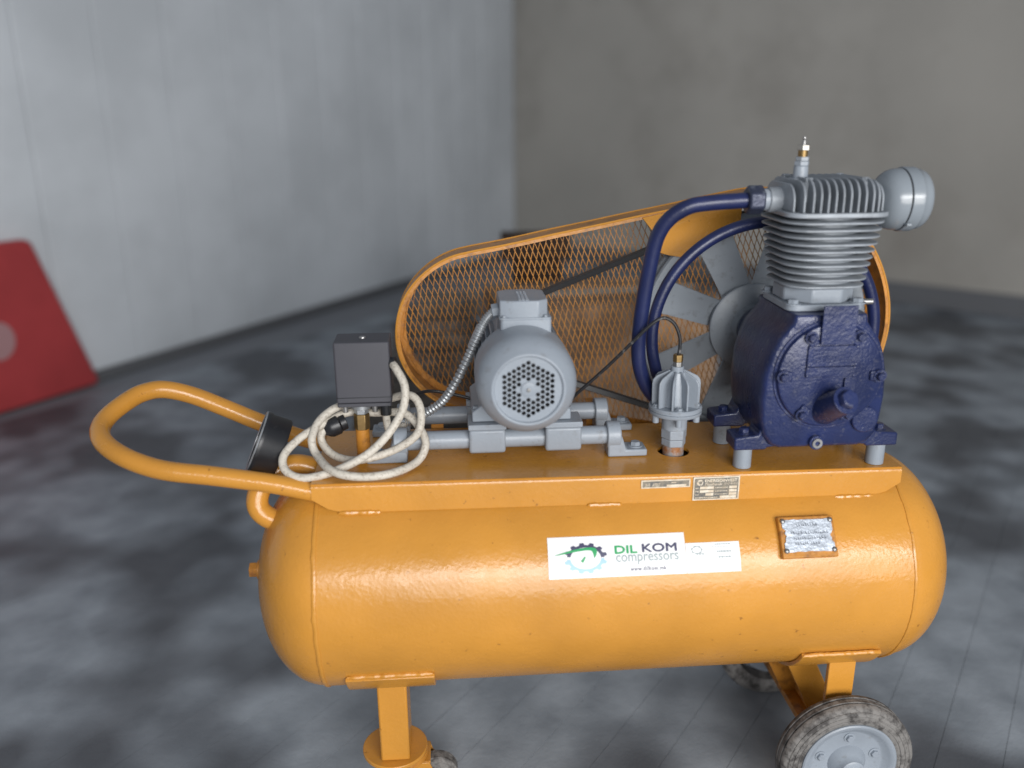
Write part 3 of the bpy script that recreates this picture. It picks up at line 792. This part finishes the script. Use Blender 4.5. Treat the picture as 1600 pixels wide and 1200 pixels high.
# beads along the rim: rolled edges
part('rolled_edge', MB().tube([(p[0], YG0 + .0008, p[1]) for p in outl], .0022, 8, 1, closed=True), ORANGE, guard)
part('rolled_edge', MB().tube([(p[0], YG1 - .0008, p[1]) for p in outl], .0020, 8, 1, closed=True), ORANGE, guard)
def inside(x, z, m_=.0):
    # signed distance to the hull of the two circles
    if z >= .402: zz = z
    else: zz = .804 - z
    n_ = (-math.sin(al), math.cos(al))
    t_ = (x - GS[0]) * n_[1] - (zz - GS[1]) * n_[0]
    Lh = math.sqrt(dd*dd - (GR-Gr)**2)
    if t_ < 0: d_ = math.hypot(x - GS[0], zz - GS[1]) - Gr
    elif t_ > Lh: d_ = math.hypot(x - GB[0], zz - GB[1]) - GR
    else: d_ = (x - GS[0])*n_[0] + (zz - GS[1])*n_[1] - Gr
    return d_ < -m_
ms = MB(); pw, ph = .0114, .0330; sw_, st_ = .0014, .0013; SHEAR = -.17
YM = YG1 - .0045
for i in range(-90, 100):
    for j in range(-20, 20):
        z = .402 + j*ph/2; x = .15 + i*pw/2 + SHEAR*(z - .402)
        if (i + j) % 2: continue
        a = (x, z)
        for sx in (-1, 1):
            b = (x + sx*pw/2 + SHEAR*ph/2, z + ph/2)
            if not (inside(*a, .004) and inside(*b, .004)): continue
            # slightly bowed strand with a flat knuckle at both ends
            mid = ((a[0]+b[0])/2 + random.uniform(-.0003, .0003), (a[1]+b[1])/2)
            def knot(p):
                return (p[0] + .0011*noise.noise((p[0]*60, p[1]*45, 2)) + .0020*noise.noise((p[0]*9, p[1]*9, 5)), .0035*noise.noise((p[0]*7, p[1]*7, 9)), p[1] + .0016*noise.noise((p[0]*50, p[1]*60, 8)))
            ka, kb = knot(a), knot(b); thk = 1 + .28*noise.noise((mid[0]*120, mid[1]*90, 3))
            ms.bar((ka[0], YM + .0008 + ka[1] - .002, ka[2]), (kb[0], YM - .0012 + kb[1] - .002, kb[2]), st_*thk, sw_*thk, up=(0, 1, .0))
part('diamond_mesh', ms, ORANGE_OLD, guard, smooth=0)['kind'] = 'stuff'
# folded cover plate over the flywheel
cov = MB()
tl, bl, bm_, br, tr = (.160, .628), (.188, .556), (.236, .545), (.347, .612), (.347, .664)
cr0, cr1 = (.176, .598), (.345, .640)
Yc = .1665
def ins(a, b, t_): return (a[0]+(b[0]-a[0])*t_, a[1]+(b[1]-a[1])*t_)
top = [ins((.160, .619), (.347, .6585), i/8) for i in range(9)]
mid = [ins(cr0, cr1, i/8) for i in range(9)]
low = [bl, (.212, .549), bm_, (.258, .552), (.279, .562), (.299, .574), (.318, .587), (.333, .600), br]
vs = [(x, Yc, z) for x, z in top] + [(x, Yc - .010, z) for x, z in mid] + [(x, Yc - .003, z) for x, z in low]
vs += [(x, y + .0025, z - .001) for x, y, z in vs]
fs = []
for rrow in (0, 1):
    for i in range(8):
        a = rrow*9 + i; fs.append((a, a+1, a+10, a+9)); fs.append((27+a, 27+a+9, 27+a+10, 27+a+1))
bd = [0,1,2,3,4,5,6,7,8,17,26,25,24,23,22,21,20,19,18,9]
fs += [(bd[k], bd[(k+1) % 20], 27+bd[(k+1) % 20], 27+bd[k]) for k in range(20)]
part('cover_plate', cov.add(vs, fs), ORANGE, guard, smooth=25)
# guard brackets down to the plate
for x in (-.235, .07):
    part('bracket', MB().box(x - .012, x + .012, YB + .0045, YB + .0075, .15, .262), ORANGE_OLD, guard, bevel=.001)
    part('bracket', MB().box(x - .012, x + .012, YB + .0045, YG0 + .004, .2625, .2655), ORANGE_OLD, guard, bevel=.001)

# --- flywheel with fan blades, drive belt
FX, FZ = .394, .400
ft = MB(); ft.lathe([(.178, .203), (.176, .206), (.176, .222), (.179, .225), (.187, .225), (.192, .214), (.205, .214), (.210, .225), (.220, .225), (.223, .222), (.223, .206), (.221, .203)], (FX, 0, FZ), (0, 1, 0), 110, closed=True)
fly = part('flywheel', ft, FLYGREY, comp); tag(fly, 'grey cast flywheel with fan blade spokes')
hb = MB(); hb.lathe([(.166, .0), (.166, .040), (.178, .046), (.182, .083), (.184, .0865), (.192, .0865), (.196, .080), (.215, .05), (.218, .0)], (FX, 0, FZ), (0, 1, 0), 72)
part('hub', hb, FLYGREY, fly)
for k in range(8):
    a = R_(26 + 45*k); d = Vector((math.cos(a), 0, math.sin(a))); tdir = Vector((-math.sin(a), 0, math.cos(a)))
    mb = MB(); vs = []; ns = 8
    for i in range(ns + 1):
        t_ = i/ns; rr = .078 + (.2055 - .078)*t_
        tw = R_(30 - 6*t_); ch = .064 + .012*t_
        c_ = Vector((FX, .200, FZ)) + d*rr
        ax_ = tdir*math.cos(tw) + Vector((0, 1, 0))*math.sin(tw)*.62
        nn = ax_.cross(d).normalized()
        for j in (-.5, -.17, .17, .5):
            bow = .004*(1 - 4*j*j)
            vs.append(c_ + ax_*ch*j + nn*(bow + .002))
        for j in (.5, .17, -.17, -.5):
            bow = .004*(1 - 4*j*j)
            vs.append(c_ + ax_*ch*j + nn*(bow - .002))
    fs = [(i*8+j, i*8+(j+1) % 8, (i+1)*8+(j+1) % 8, (i+1)*8+j) for i in range(ns) for j in range(8)] + [tuple(range(8)), tuple(ns*8+j for j in range(7, -1, -1))]
    part('blade', mb.add(vs, fs), FLYGREY, fly, smooth=50)
# belt: stadium path of two pulleys
bl_ = []; rS, rB = .060, .2265
dB = Vector((FX - MX, FZ - MZ)); L0 = dB.length; th0 = math.atan2(dB.y, dB.x); be = math.asin((rB - rS)/L0)
for k in range(25):
    a = th0 + PI/2 + be + (PI - 2*be)*k/24; bl_.append((MX + rS*math.cos(a), MZ + rS*math.sin(a)))
for k in range(61):
    a = th0 - PI/2 - be + (PI + 2*be)*k/60; bl_.append((FX + rB*math.cos(a), FZ + rB*math.sin(a)))
full = []
for i in range(len(bl_)):
    a = Vector(bl_[i]); b = Vector(bl_[(i+1) % len(bl_)]); nseg = max(1, int((b-a).length/.03))
    for k in range(nseg): full.append(a.lerp(b, k/nseg))
vs = []; fs = []; nB = len(full)
for i in range(nB):
    t_ = (full[(i+1) % nB] - full[i-1]).normalized(); n_ = Vector((t_.y, -t_.x))
    for o_, y in ((0.0, .1895), (0.0, .2075), (-.011, .2045), (-.011, .1925)):
        p = full[i] + n_*o_; vs.append((p.x, y, p.y))
for i in range(nB):
    j = (i+1) % nB
    for k in range(4): fs.append((i*4+k, i*4+(k+1) % 4, j*4+(k+1) % 4, j*4+k))
belt = part('drive_belt', MB().add(vs, fs), BELT, comp, bevel=.001, seg=1)

# --- pump: crankcase
CX, CZ = .413, .393
YC0, YC1 = -.112, .062
half = [(0, .262), (.070, .262), (.086, .268), (.098, .284), (.104, .310), (.107, .350), (.1045, .395), (.097, .428), (.085, .453), (.071, .470), (.0635, .480), (.0615, .494)]
poly = [(CX + x, z) for x, z in half] + [(CX - x, z) for x, z in reversed(half[1:])]
# loft: small round-over at front and back, slight taper to the back
cc = MB(); secs = []
for y, sc_ in ((YC0 - .008, .93), (YC0 - .005, .97), (YC0 + .002, .99), (YC0 + .012, 1.0), (YC1 - .03, .985), (YC1 - .006, .95), (YC1, .90)):
    secs.append([(CX + (x - CX)*sc_, y, .375 + (z - .375)*(sc_ if z < .44 else 1 - (1-sc_)*.15)) for x, z in poly])
vs = [p for s_ in secs for p in s_]; n = len(poly); fs = []
for i in range(len(secs)-1):
    for k in range(n): fs.append((i*n+k, i*n+(k+1) % n, (i+1)*n+(k+1) % n, (i+1)*n+k))
fs += [tuple(range(n)), tuple((len(secs)-1)*n + k for k in reversed(range(n)))]
pump = part('crankcase', cc.add(vs, fs), BLUE, comp, smooth=60, bevel=.004); tag(pump, 'blue painted crankcase of the piston pump')
part('bearing_housing', MB().lathe([(.058, 0), (.058, .080), (.075, .074), (.095, .058), (.150, .050), (.166, .046), (.166, 0)], (CX - .01, 0, FZ), (0, 1, 0), 44), BLUE, pump)
COVX, COVZ, CVR = .416, .393, .0905
cv = MB(); cv.lathe([(-.116, 0), (-.116, CVR + .004), (-.1225, CVR + .0035), (-.1225, CVR - .001), (-.129, CVR - .0025), (-.1305, CVR - .006), (-.1305, .03), (-.1305, 0)], (COVX, 0, COVZ), (0, 1, 0), 72)
part('front_cover', cv, BLUE, pump, smooth=30, bevel=.001)
for x, z in ((.375, .4605), (.456, .4605), (.334, .3955), (.497, .3925), (.371, .3285), (.449, .3275)):
    dx, dz = COVX - x, COVZ - z; L_ = math.hypot(dx, dz); ux, uz = dx/L_, dz/L_
    part('bolt_boss', MB().bar((x - ux*.006, -.132, z - uz*.006), (x + ux*.016, -.132, z + uz*.016), .017, .006, up=(0, 1, 0)), BLUE, pump, bevel=.002)
    place('bolt', BOLT_BLUE, pump, (x, -.1348, z), (0, -1, 0), spin=x*40)
part('stamp_plate', MB().box(.3905, .4470, -.1365, -.1335, .4480, .5120), BLUE, pump, bevel=.0006, seg=1)
part('plate_stem', MB().box(.396, .442, -.1335, -.1315, .452, .47), BLUE, pump)
part('stamp_plate', MB().box(.3720, .4570, -.1350, -.1306, .4110, .4455), BLUE, pump, bevel=.0006, seg=1)
part('stamp_plate', MB().box(.3715, .4560, -.1345, -.1306, .3930, .4100), BLUE, pump, bevel=.0006, seg=1)
for (x0, x1, z0, z1, yy) in ((.3935, .444, .451, .509, -.1366), (.375, .454, .414, .443, -.1351), (.3745, .453, .395, .408, -.1346)):
    for x in (x0, x1):
        for z in (z0, z1): place('rivet', TINYRIVET, pump, (x, yy + .0003, z), (0, -1, 0))
mb = MB()
for z in (.437, .431, .425, .419):
    x = .381
    while x < .446:
        x2 = x + random.uniform(.002, .006); mb.box(x, min(x2, .448), -.1357, -.1348, z, z + .0028); x = x2 + .0015
part('embossed_line', mb, BLUE, pump, smooth=0)
mb = MB()
for z in (.503, .495, .486, .478, .470, .462):
    mb.box(.398, .440 - random.uniform(0, .012), -.1371, -.1362, z, z + .0018)
part('embossed_line', mb, BLUE, pump, smooth=0)
fk = MB().cyl((.413, -.118, .330), (.424, -.172, .364), .0255, .0215, 36); part('oil_filler_neck', fk, BLUE, pump, bevel=.0015)
ax_ = (Vector((.424, -.172, .364)) - Vector((.413, -.118, .330))).normalized()
e_ = Vector((.424, -.172, .364))
part('filler_collar', MB().cyl(e_, e_ + ax_*.004, .0225, n=36), BLUE, pump, bevel=.001)
part('filler_cap', MB().cyl(e_ + ax_*.004, e_ + ax_*.017, .0165, .0155, 6), BLUE, pump, bevel=.002)
part('web', MB().box(.438, .442, -.136, -.1305, .318, .39), BLUE, pump, bevel=.001)
part('round_boss', MB().cyl((.4855, -.105, .3135), (.4855, -.1275, .3135), .0225, n=40), BLUE, pump, bevel=.002)
part('drain_boss', MB().cyl((.4055, -.09, .2745), (.4055, -.128, .2745), .0125, n=30), BLUE, pump, bevel=.0015)
part('drain_plug', MB().lathe([(0, 0.004), (.003, .0042), (.003, .0085), (-.004, .009)], (.4055, -.128, .2745), (0, -1, 0), 24), STEEL, pump)
# feet, lugs and spacers
for sx, x in ((-1, .294), (1, .532)):
    for yy in (-.086, .030):
        part('spacer', MB().cyl((x, yy, zp(x) + .0005), (x, yy, .2575), .0155, n=30), GREY, pump, bevel=.001)
        xin = CX + sx*.085
        poly = [(x + sx*.024, .2580), (x + sx*.024, .2810), (x - sx*.016, .2845), (xin + sx*.012, .300), (xin, .320), (xin - sx*.02, .264), (xin, .262), (x - sx*.03, .2580)]
        part('foot', MB().prism(poly, 'Y', yy - .024, yy + .024), BLUE, pump, bevel=.003)
        place('bolt', BOLT_BLUE_S, pump, (x, yy, .2820), (sx*.08, 0, 1), spin=.5)

# --- cylinder
KX, KY = .420, -.030
cyl = part('cylinder', MB().lathe([(.490, 0), (.490, .052), (.500, .054), (.648, .058), (.648, 0)], (KX, KY, 0), (0, 0, 1), 48), CAST, comp); tag(cyl, 'finned grey cylinder above the blue crankcase')
part('base_flange', MB().prism(rrect(KX - .006, KY, .066, .066, .018), 'Z', .4945, .5050), GREY, cyl, bevel=.0015)
oc = [(KX - .006 + .0655*math.cos(R_(22.5 + 45*k)), KY + .0655*math.sin(R_(22.5 + 45*k))) for k in range(8)]
part('skirt', MB().prism(oc, 'Z', .5052, .5300), GREY, cyl, bevel=.003)
for sx in (-1, 1):
    for sy in (-1, 1): place('bolt', BOLT_GREY, cyl, (KX - .006 + sx*.055, KY + sy*.055, .5048), spin=.3)
part('stud', MB().cyl((.49, -.05, .499), (.512, -.052, .499), .005, n=14), STEEL, cyl, bevel=.001)
NF = 10
for k in range(NF):
    t_ = k/(NF-1); z = .6385 - (.6385 - .5345)*t_
    hw = .0850 - .0175*t_; hd = .0845 - .0120*t_; xc = KX - .0035 - .0015*t_
    poly = rrect(xc + random.uniform(-.0006, .0006), KY, hw, hd, .046 - .006*t_, 8)
    mb = MB(); n = len(poly)
    # tapered fin: thick root, thin rounded edge
    ring = []
    for (ins_, dz) in ((.036, -.0024), (.0022, -.0019), (.0, -.0011), (.0, .0011), (.0022, .0019), (.036, .0024)):
        ring.append([(xc + (x - xc)*(1 - ins_/hw), KY + (y - KY)*(1 - ins_/hd), z + dz) for x, y in poly])
    vs = [p for r2 in ring for p in r2]; fs = []
    for i in range(5):
        for q_ in range(n): fs.append((i*n+q_, i*n+(q_+1) % n, (i+1)*n+(q_+1) % n, (i+1)*n+q_))
    fs += [tuple(reversed(range(n))), tuple(5*n+q_ for q_ in range(n))]
    part('fin', mb.add(vs, fs), CAST, cyl, smooth=50)
# --- cylinder head
head = part('cylinder_head', MB().prism(rrect(.4165, KY, .064, .034, .016), 'Z', .6485, .6740), CAST, comp, bevel=.006, seg=3); tag(head, 'finned grey cylinder head')
part('head_flange', MB().prism(rrect(.4185, KY, .0850, .0810, .034, 8), 'Z', .6470, .6545), CAST, head, bevel=.0012)
NH = 13
for k in range(NH):
    x = .3440 + (.4890 - .3440)*k/(NH-1)
    endk = min(k, NH-1-k)
    yf = KY - (.0800 if endk > 1 else (.0735 if endk == 1 else .062)); yb = KY + (.0800 if endk > 1 else (.0735 if endk == 1 else .062))
    zt_ = .7065 if 1 < k < NH - 2 else (.7035 if endk == 1 else .698)
    prf = [(yf, .6550)]
    for i in range(9):
        a = PI - PI/2*i/8; prf.append((yf + .030 + .030*math.cos(a), zt_ - .028 + .028*math.sin(a)))
    for i in range(9):
        a = PI/2 - PI/2*i/8; prf.append((yb - .030 + .030*math.cos(a), zt_ - .028 + .028*math.sin(a)))
    prf.append((yb, .6550))
    part('fin', MB().prism(prf, 'X', x - .0016, x + .0016), CAST, head, bevel=.0012, smooth=40)
for x, y in ((.370, KY - .045), (.464, KY - .045), (.370, KY + .05), (.464, KY + .05)):
    part('bolt_pillar', MB().cyl((x, y, .670), (x, y, .699), .0095, n=20), CAST, head, bevel=.001)
    place('bolt', BOLT_ALU, head, (x, y, .6985), spin=x*50)
# outlet boss + nut on the left
part('outlet_boss', MB().cyl((.365, KY, .6695), (.322, KY, .6695), .0205, n=32), CAST, head, bevel=.002)
part('outlet_collar', MB().cyl((.324, KY, .6695), (.311, KY, .6695), .0175, n=32), GREY, head, bevel=.002)
part('outlet_nut', MB().cyl((.314, KY, .6695), (.287, KY, .6695), .0245, n=6), mat('nut_dark_blue', (.035, .042, .075), .4, metal=.3, bump=.3, bscale=200, dirt=.35, dscale=60, dirtcol=(.3, .33, .38), lo=.3, hi=.45), head, bevel=.004, seg=3)
# safety valve standing on the head
vx, vy = .3745, KY
sv = part('safety_valve', MB().lathe([(.672, 0), (.672, .0125), (.722, .0115), (.724, .0095), (.724, 0)], (vx, vy, 0), (0, 0, 1), 28), GREY, head)
part('valve_block', MB().box(vx - .016, vx + .013, vy - .014, vy + .014, .674, .704), GREY, head, bevel=.002)
part('valve_hex', MB().cyl((vx + .0005, vy, .7235), (vx + .0005, vy, .7305), .0125, n=6), GREY, head, bevel=.0008)
part('valve_hex', MB().cyl((vx + .001, vy, .7308), (vx + .001, vy, .7375), .0115, n=6), CAST, head, bevel=.0008)
part('valve_neck', MB().cyl((vx + .001, vy, .7375), (vx + .001, vy, .7475), .0078, n=24), BRASS, head)
part('valve_cap', MB().cyl((vx + .0015, vy, .7475), (vx + .0015, vy, .7560), .0108, n=6), mat('nickel', (.42, .40, .36), .38, metal=.8), head, bevel=.0008)
part('valve_pin', MB().lathe([(.756, 0), (.756, .0032), (.762, .003), (.764, .0022), (.766, .0034), (.7685, .003), (.7695, 0)], (vx + .0015, vy, 0), (0, 0, 1), 14), STEEL, head)
# --- air filter on the right
af = MB(); FZc = .6670
af.lathe([(0.5075, 0), (0.5075, 0.0169), (0.5090, 0.0253), (0.5125, 0.0359), (0.5175, 0.0427), (0.5245, 0.0475), (0.5325, 0.0500), (0.5430, 0.0506), (0.5430, 0)], (0, KY, FZc), (1, 0, 0), 60)
flt = part('air_filter', af, FILTER, comp, smooth=50); tag(flt, 'glossy grey drum air filter on the cylinder head')
part('filter_gap_shade', MB().cyl((0.5425, KY, FZc), (0.5457, KY, FZc), 0.0496, n=60), DARK, flt)  # solid filler, the shade of the gap is put into its colour
fc = MB(); fc.lathe([(0.5453, 0), (0.5453, 0.0519), (0.5475, 0.0530), (0.5645, 0.0527), (0.5660, 0.0506), (0.5745, 0.0496), (0.5810, 0.0469), (0.5855, 0.0417), (0.5875, 0.0338), (0.5880, 0)], (0, KY, FZc), (1, 0, 0), 60)
part('filter_cap', fc, FILTER, flt, smooth=50)
part('filter_neck', MB().cyl((.470, KY, FZc), (.5120, KY, FZc), .0200, n=6), CAST, flt, bevel=.002)
part('cap_clip', MB().box(.5420, .5505, KY - .046, KY - .032, FZc - .039, FZc - .0345, Matrix.Identity(4)), FILTER, flt, bevel=.001)

# --- blue delivery pipes
P1 = [(.292,-.030,.669),(.270,-.030,.668),(.222,-.030,.665),(.191,-.028,.659),(.162,-.020,.639),(.145,-.010,.606),(.136,0,.547),(.130,.010,.484),(.128,.020,.424),(.131,.025,.381),(.143,.030,.343),(.163,.033,.312),(.186,.035,.294),(.2,.037,.27),(.203,.037,.235),(.203,.037,.20)]
part('delivery_pipe', MB().tube(P1, .0128, 22, 8), BLUE_TUBE, comp)
P2 = []
for k in range(0, 33):
    a = R_(212 - 262*k/32); P2.append((.379 + .2115*math.cos(a), .085, .412 + .207*math.sin(a)))
P2 = [(.255, .075, .255), (.222, .08, .272)] + P2[1:] 
part('cooling_pipe', MB().tube(P2, .0110, 20, 5), BLUE_TUBE, comp)

# --- unloader valve
UX, UY = .192, -.010
uv = part('unloader_valve', MB().lathe([(.296, 0), (.296, .0455), (.2985, .0470), (.3025, .0470), (.3030, .0450), (.3040, .0450), (.3045, .0470), (.3090, .0470), (.3110, .0455), (.3110, .026), (.350, .022), (.372, .015), (.3725, 0)], (UX, UY, 0), (0, 0, 1), 48), GREY, comp); tag(uv, 'finned grey unloader valve between motor and pump')
for k in range(10):
    a = R_(90 + 36*k + 14); d = Vector((math.cos(a), math.sin(a), 0)); s_ = Vector((-d.y, d.x, 0))
    prf = [(.010, .3105), (.0425, .3105), (.0430, .350), (.0415, .358), (.036, .3645), (.014, .3745), (.010, .374)]
    vs = [Vector((UX, UY, 0)) + d*r2 + Vector((0, 0, z)) + s_*o_ for o_ in (-.0018, .0018) for r2, z in prf]; n = len(prf)
    fs = [tuple(range(n)), tuple(reversed(range(n, 2*n)))] + [(i, (i+1) % n, n+(i+1) % n, n+i) for i in range(n)]
    part('cooling_fin', MB().add(vs, fs), GREY, uv, bevel=.0008, seg=1)
    if k % 2 == 0:
        a2 = a + R_(18); place('bolt', BOLT_GREY, uv, (UX + .038*math.cos(a2), UY + .038*math.sin(a2), .3108), scale=.6)
        part('bolt_end', MB().cyl((UX + .038*math.cos(a2), UY + .038*math.sin(a2), .296), (UX + .038*math.cos(a2), UY + .038*math.sin(a2), .281), .0058, n=16), GREY, uv, bevel=.0008)
part('boss', MB().cyl((UX, UY, .370), (UX, UY, .3820), .0115, n=28), GREY, uv, bevel=.001)
part('body', MB().cyl((UX, UY, .266), (UX, UY, .2965), .0225, n=32), GREY, uv, bevel=.001)
part('hex_nut', MB().cyl((UX, UY, .2485), (UX, UY, .2665), .0235, n=6), GREY, uv, bevel=.0015)
part('hex_nut', MB().cyl((UX, UY, .2345), (UX, UY, .2480), .0225, n=6), GREY, uv, bevel=.0015)
part('stub_pipe', MB().cyl((UX, UY, .185), (UX, UY, .2350), .0190, n=32), RUST, uv)
part('line_fitting', MB().cyl((UX + .0005, UY, .3815), (UX + .0005, UY, .3900), .0085, n=6), STEEL, uv, bevel=.0006)
part('line_nut', MB().cyl((UX + .0005, UY, .3900), (UX + .0005, UY, .4030), .0092, n=6), BRASS, uv, bevel=.0008)
part('control_line', MB().tube([(UX,UY,.398),(.194,-.012,.415),(.192,-.013,.437),(.181,-.013,.460),(.163,-.012,.4695),(.143,-.010,.459),(.115,0,.427),(.074,.020,.376),(.026,.040,.323),(0,.060,.292),(-.05,.078,.276),(-.13,.092,.288),(-.206,.098,.307),(-.248,.095,.315),(-.285,.06,.318),(-.305,.03,.325)], .0031, 10, 8), TUBEBLK, comp)

# --- pressure switch on its riser pipe
sw0 = part('pressure_switch', MB().prism(rrect(-.3555, .012, .0470, .034, .004), 'Z', .3345, .4420), SWITCH, comp, bevel=.002); tag(sw0, 'dark grey pressure switch box on an orange riser pipe')
part('cover_seam', MB().prism(rrect(-.3555, .012, .0474, .0344, .004), 'Z', .3440, .3452), BLACK, sw0)
part('switch_base', MB().prism(rrect(-.3555, .012, .0460, .0335, .003), 'Z', .3275, .3338), SWITCH, sw0, bevel=.001)
part('cover_screw', MB().lathe([(.442, .006), (.444, .0055), (.444, 0)], (-.3555, .012, 0), (0, 0, 1), 16), STEEL, sw0)
part('base_flange', MB().cyl((-.364, .006, .3165), (-.364, .006, .3275), .0165, n=28), CONDUIT, sw0, bevel=.001)
for x in (-.3905, -.3395):
    part('base_bolt', MB().cyl((x, -.004, .3130), (x, -.004, .3275), .0050, n=16), STEEL, sw0, bevel=.0008)
part('hex_nut', MB().cyl((-.364, .003, .3085), (-.364, .003, .3168), .0128, n=6), CONDUIT, sw0, bevel=.0008)
part('brass_nut', MB().cyl((-.364, .002, .2800), (-.364, .002, .3085), .0140, n=6), BRASS, sw0, bevel=.001)
part('riser_pipe', MB().cyl((-.364, .001, .19), (-.364, .002, .2800), .0122, n=28), ORANGE_OLD, sw0)
part('cable_gland', MB().cyl((-.3215, .004, .3040), (-.3215, .004, .3275), .0098, n=20), BLACK, sw0, bevel=.001)
part('motor_cable', MB().tube([(-.3215,.004,.306),(-.3205,.005,.285),(-.316,.012,.262),(-.305,.022,.262),(-.29,.03,.278),(-.27,.028,.291)], .0068, 12), CABLE, sw0)
part('side_gland', MB().cyl((-.3085, -.012, .402), (-.3000, -.014, .402), .0115, n=20), BLACK, sw0, bevel=.001)

# --- pressure gauge
ga = Vector((-.905, -.10, .415)).normalized(); gc = Vector((-.524, .0, .2530))
gg = MB(); gg.lathe([(-.020, 0), (-.020, .0515), (-.016, .0545), (.014, .0545), (.017, .0565), (.0235, .0565), (.0255, .0545), (.0255, .051), (.022, .0505), (.022, 0)], gc, ga, 64)
gauge = part('pressure_gauge', gg, BLACK, comp, smooth=40); tag(gauge, 'black round pressure gauge turned to the handle')
part('bezel', MB().lathe([(.0240, .0510), (.0266, .0515), (.0272, .0535), (.0262, .0555), (.0245, .0560)], gc, ga, 64), CONDUIT, gauge)
part('glass', MB().lathe([(.0228, 0), (.0228, .0505), (.0222, .0505)], gc, ga, 48), GLASS, gauge)
st0 = gc - (Vector((0, 0, 1)) - ga*ga.z).normalized()*.052
part('stem', MB().cyl(st0, st0 + Vector((-.006, 0, -.034)), .0065, n=16), BRASS, gauge)
part('stem_nut', MB().cyl(st0 + Vector((-.002, 0, -.008)), st0 + Vector((-.005, 0, -.022)), .0140, n=6), BRASS, gauge, bevel=.001)
part('gauge_bracket', MB().tube([(-.52, .002, .196), (-.50, .0, .20), (-.48, 0, .207)], .006, 10, 3), ORANGE_OLD, gauge)

# ================================================================== white power cable coiled on the plate
CB = [(-.306,-.014,.402),(-.297,-.032,.396),(-.284,-.045,.369),(-.289,-.055,.332),(-.316,-.068,.292),(-.354,-.078,.260),(-.409,-.085,.236),(-.457,-.088,.228),(-.487,-.075,.236),(-.493,-.055,.256),(-.467,-.025,.277),(-.425,0,.294),(-.388,.020,.304),(-.337,.024,.300),(-.291,0,.307),(-.264,-.020,.287),(-.253,-.040,.262),(-.269,-.055,.236),(-.312,-.098,.2345),(-.364,-.106,.2345),(-.407,-.098,.243),(-.439,-.045,.251),(-.448,-.030,.273),(-.438,-.010,.298),(-.413,.005,.316),(-.387,.026,.318),(-.336,.034,.318),(-.287,0,.340),(-.266,-.015,.335),(-.259,-.030,.309),(-.270,-.040,.278),(-.315,-.036,.249),(-.369,-.051,.2415),(-.409,-.032,.2425),(-.432,-.012,.257),(-.435,-.005,.275),(-.424,0,.2835)]
pc = part('power_cable', MB().tube(CB, .0070, 16, 8), CABLE)
tag(pc, 'dirty white power cable coiled loosely over the end of the mounting plate', 'cable')
pa, pb = Vector((-.430, -.002, .2800)), Vector((-.396, .012, .2905)); pdv = (pb - pa).normalized()
plg = part('plug', MB().lathe([(0, 0), (0, .0095), (.006, .0150), (.012, .0178), (.026, .0180), (.028, .0165), (.0285, 0)], pa, pdv, 30), BLACK, pc, bevel=.0008)
part('plug_cap', MB().lathe([(.0288, 0), (.0288, .0150), (.040, .0145), (.041, 0)], pa, pdv, 30), BLACK, pc, bevel=.0008)
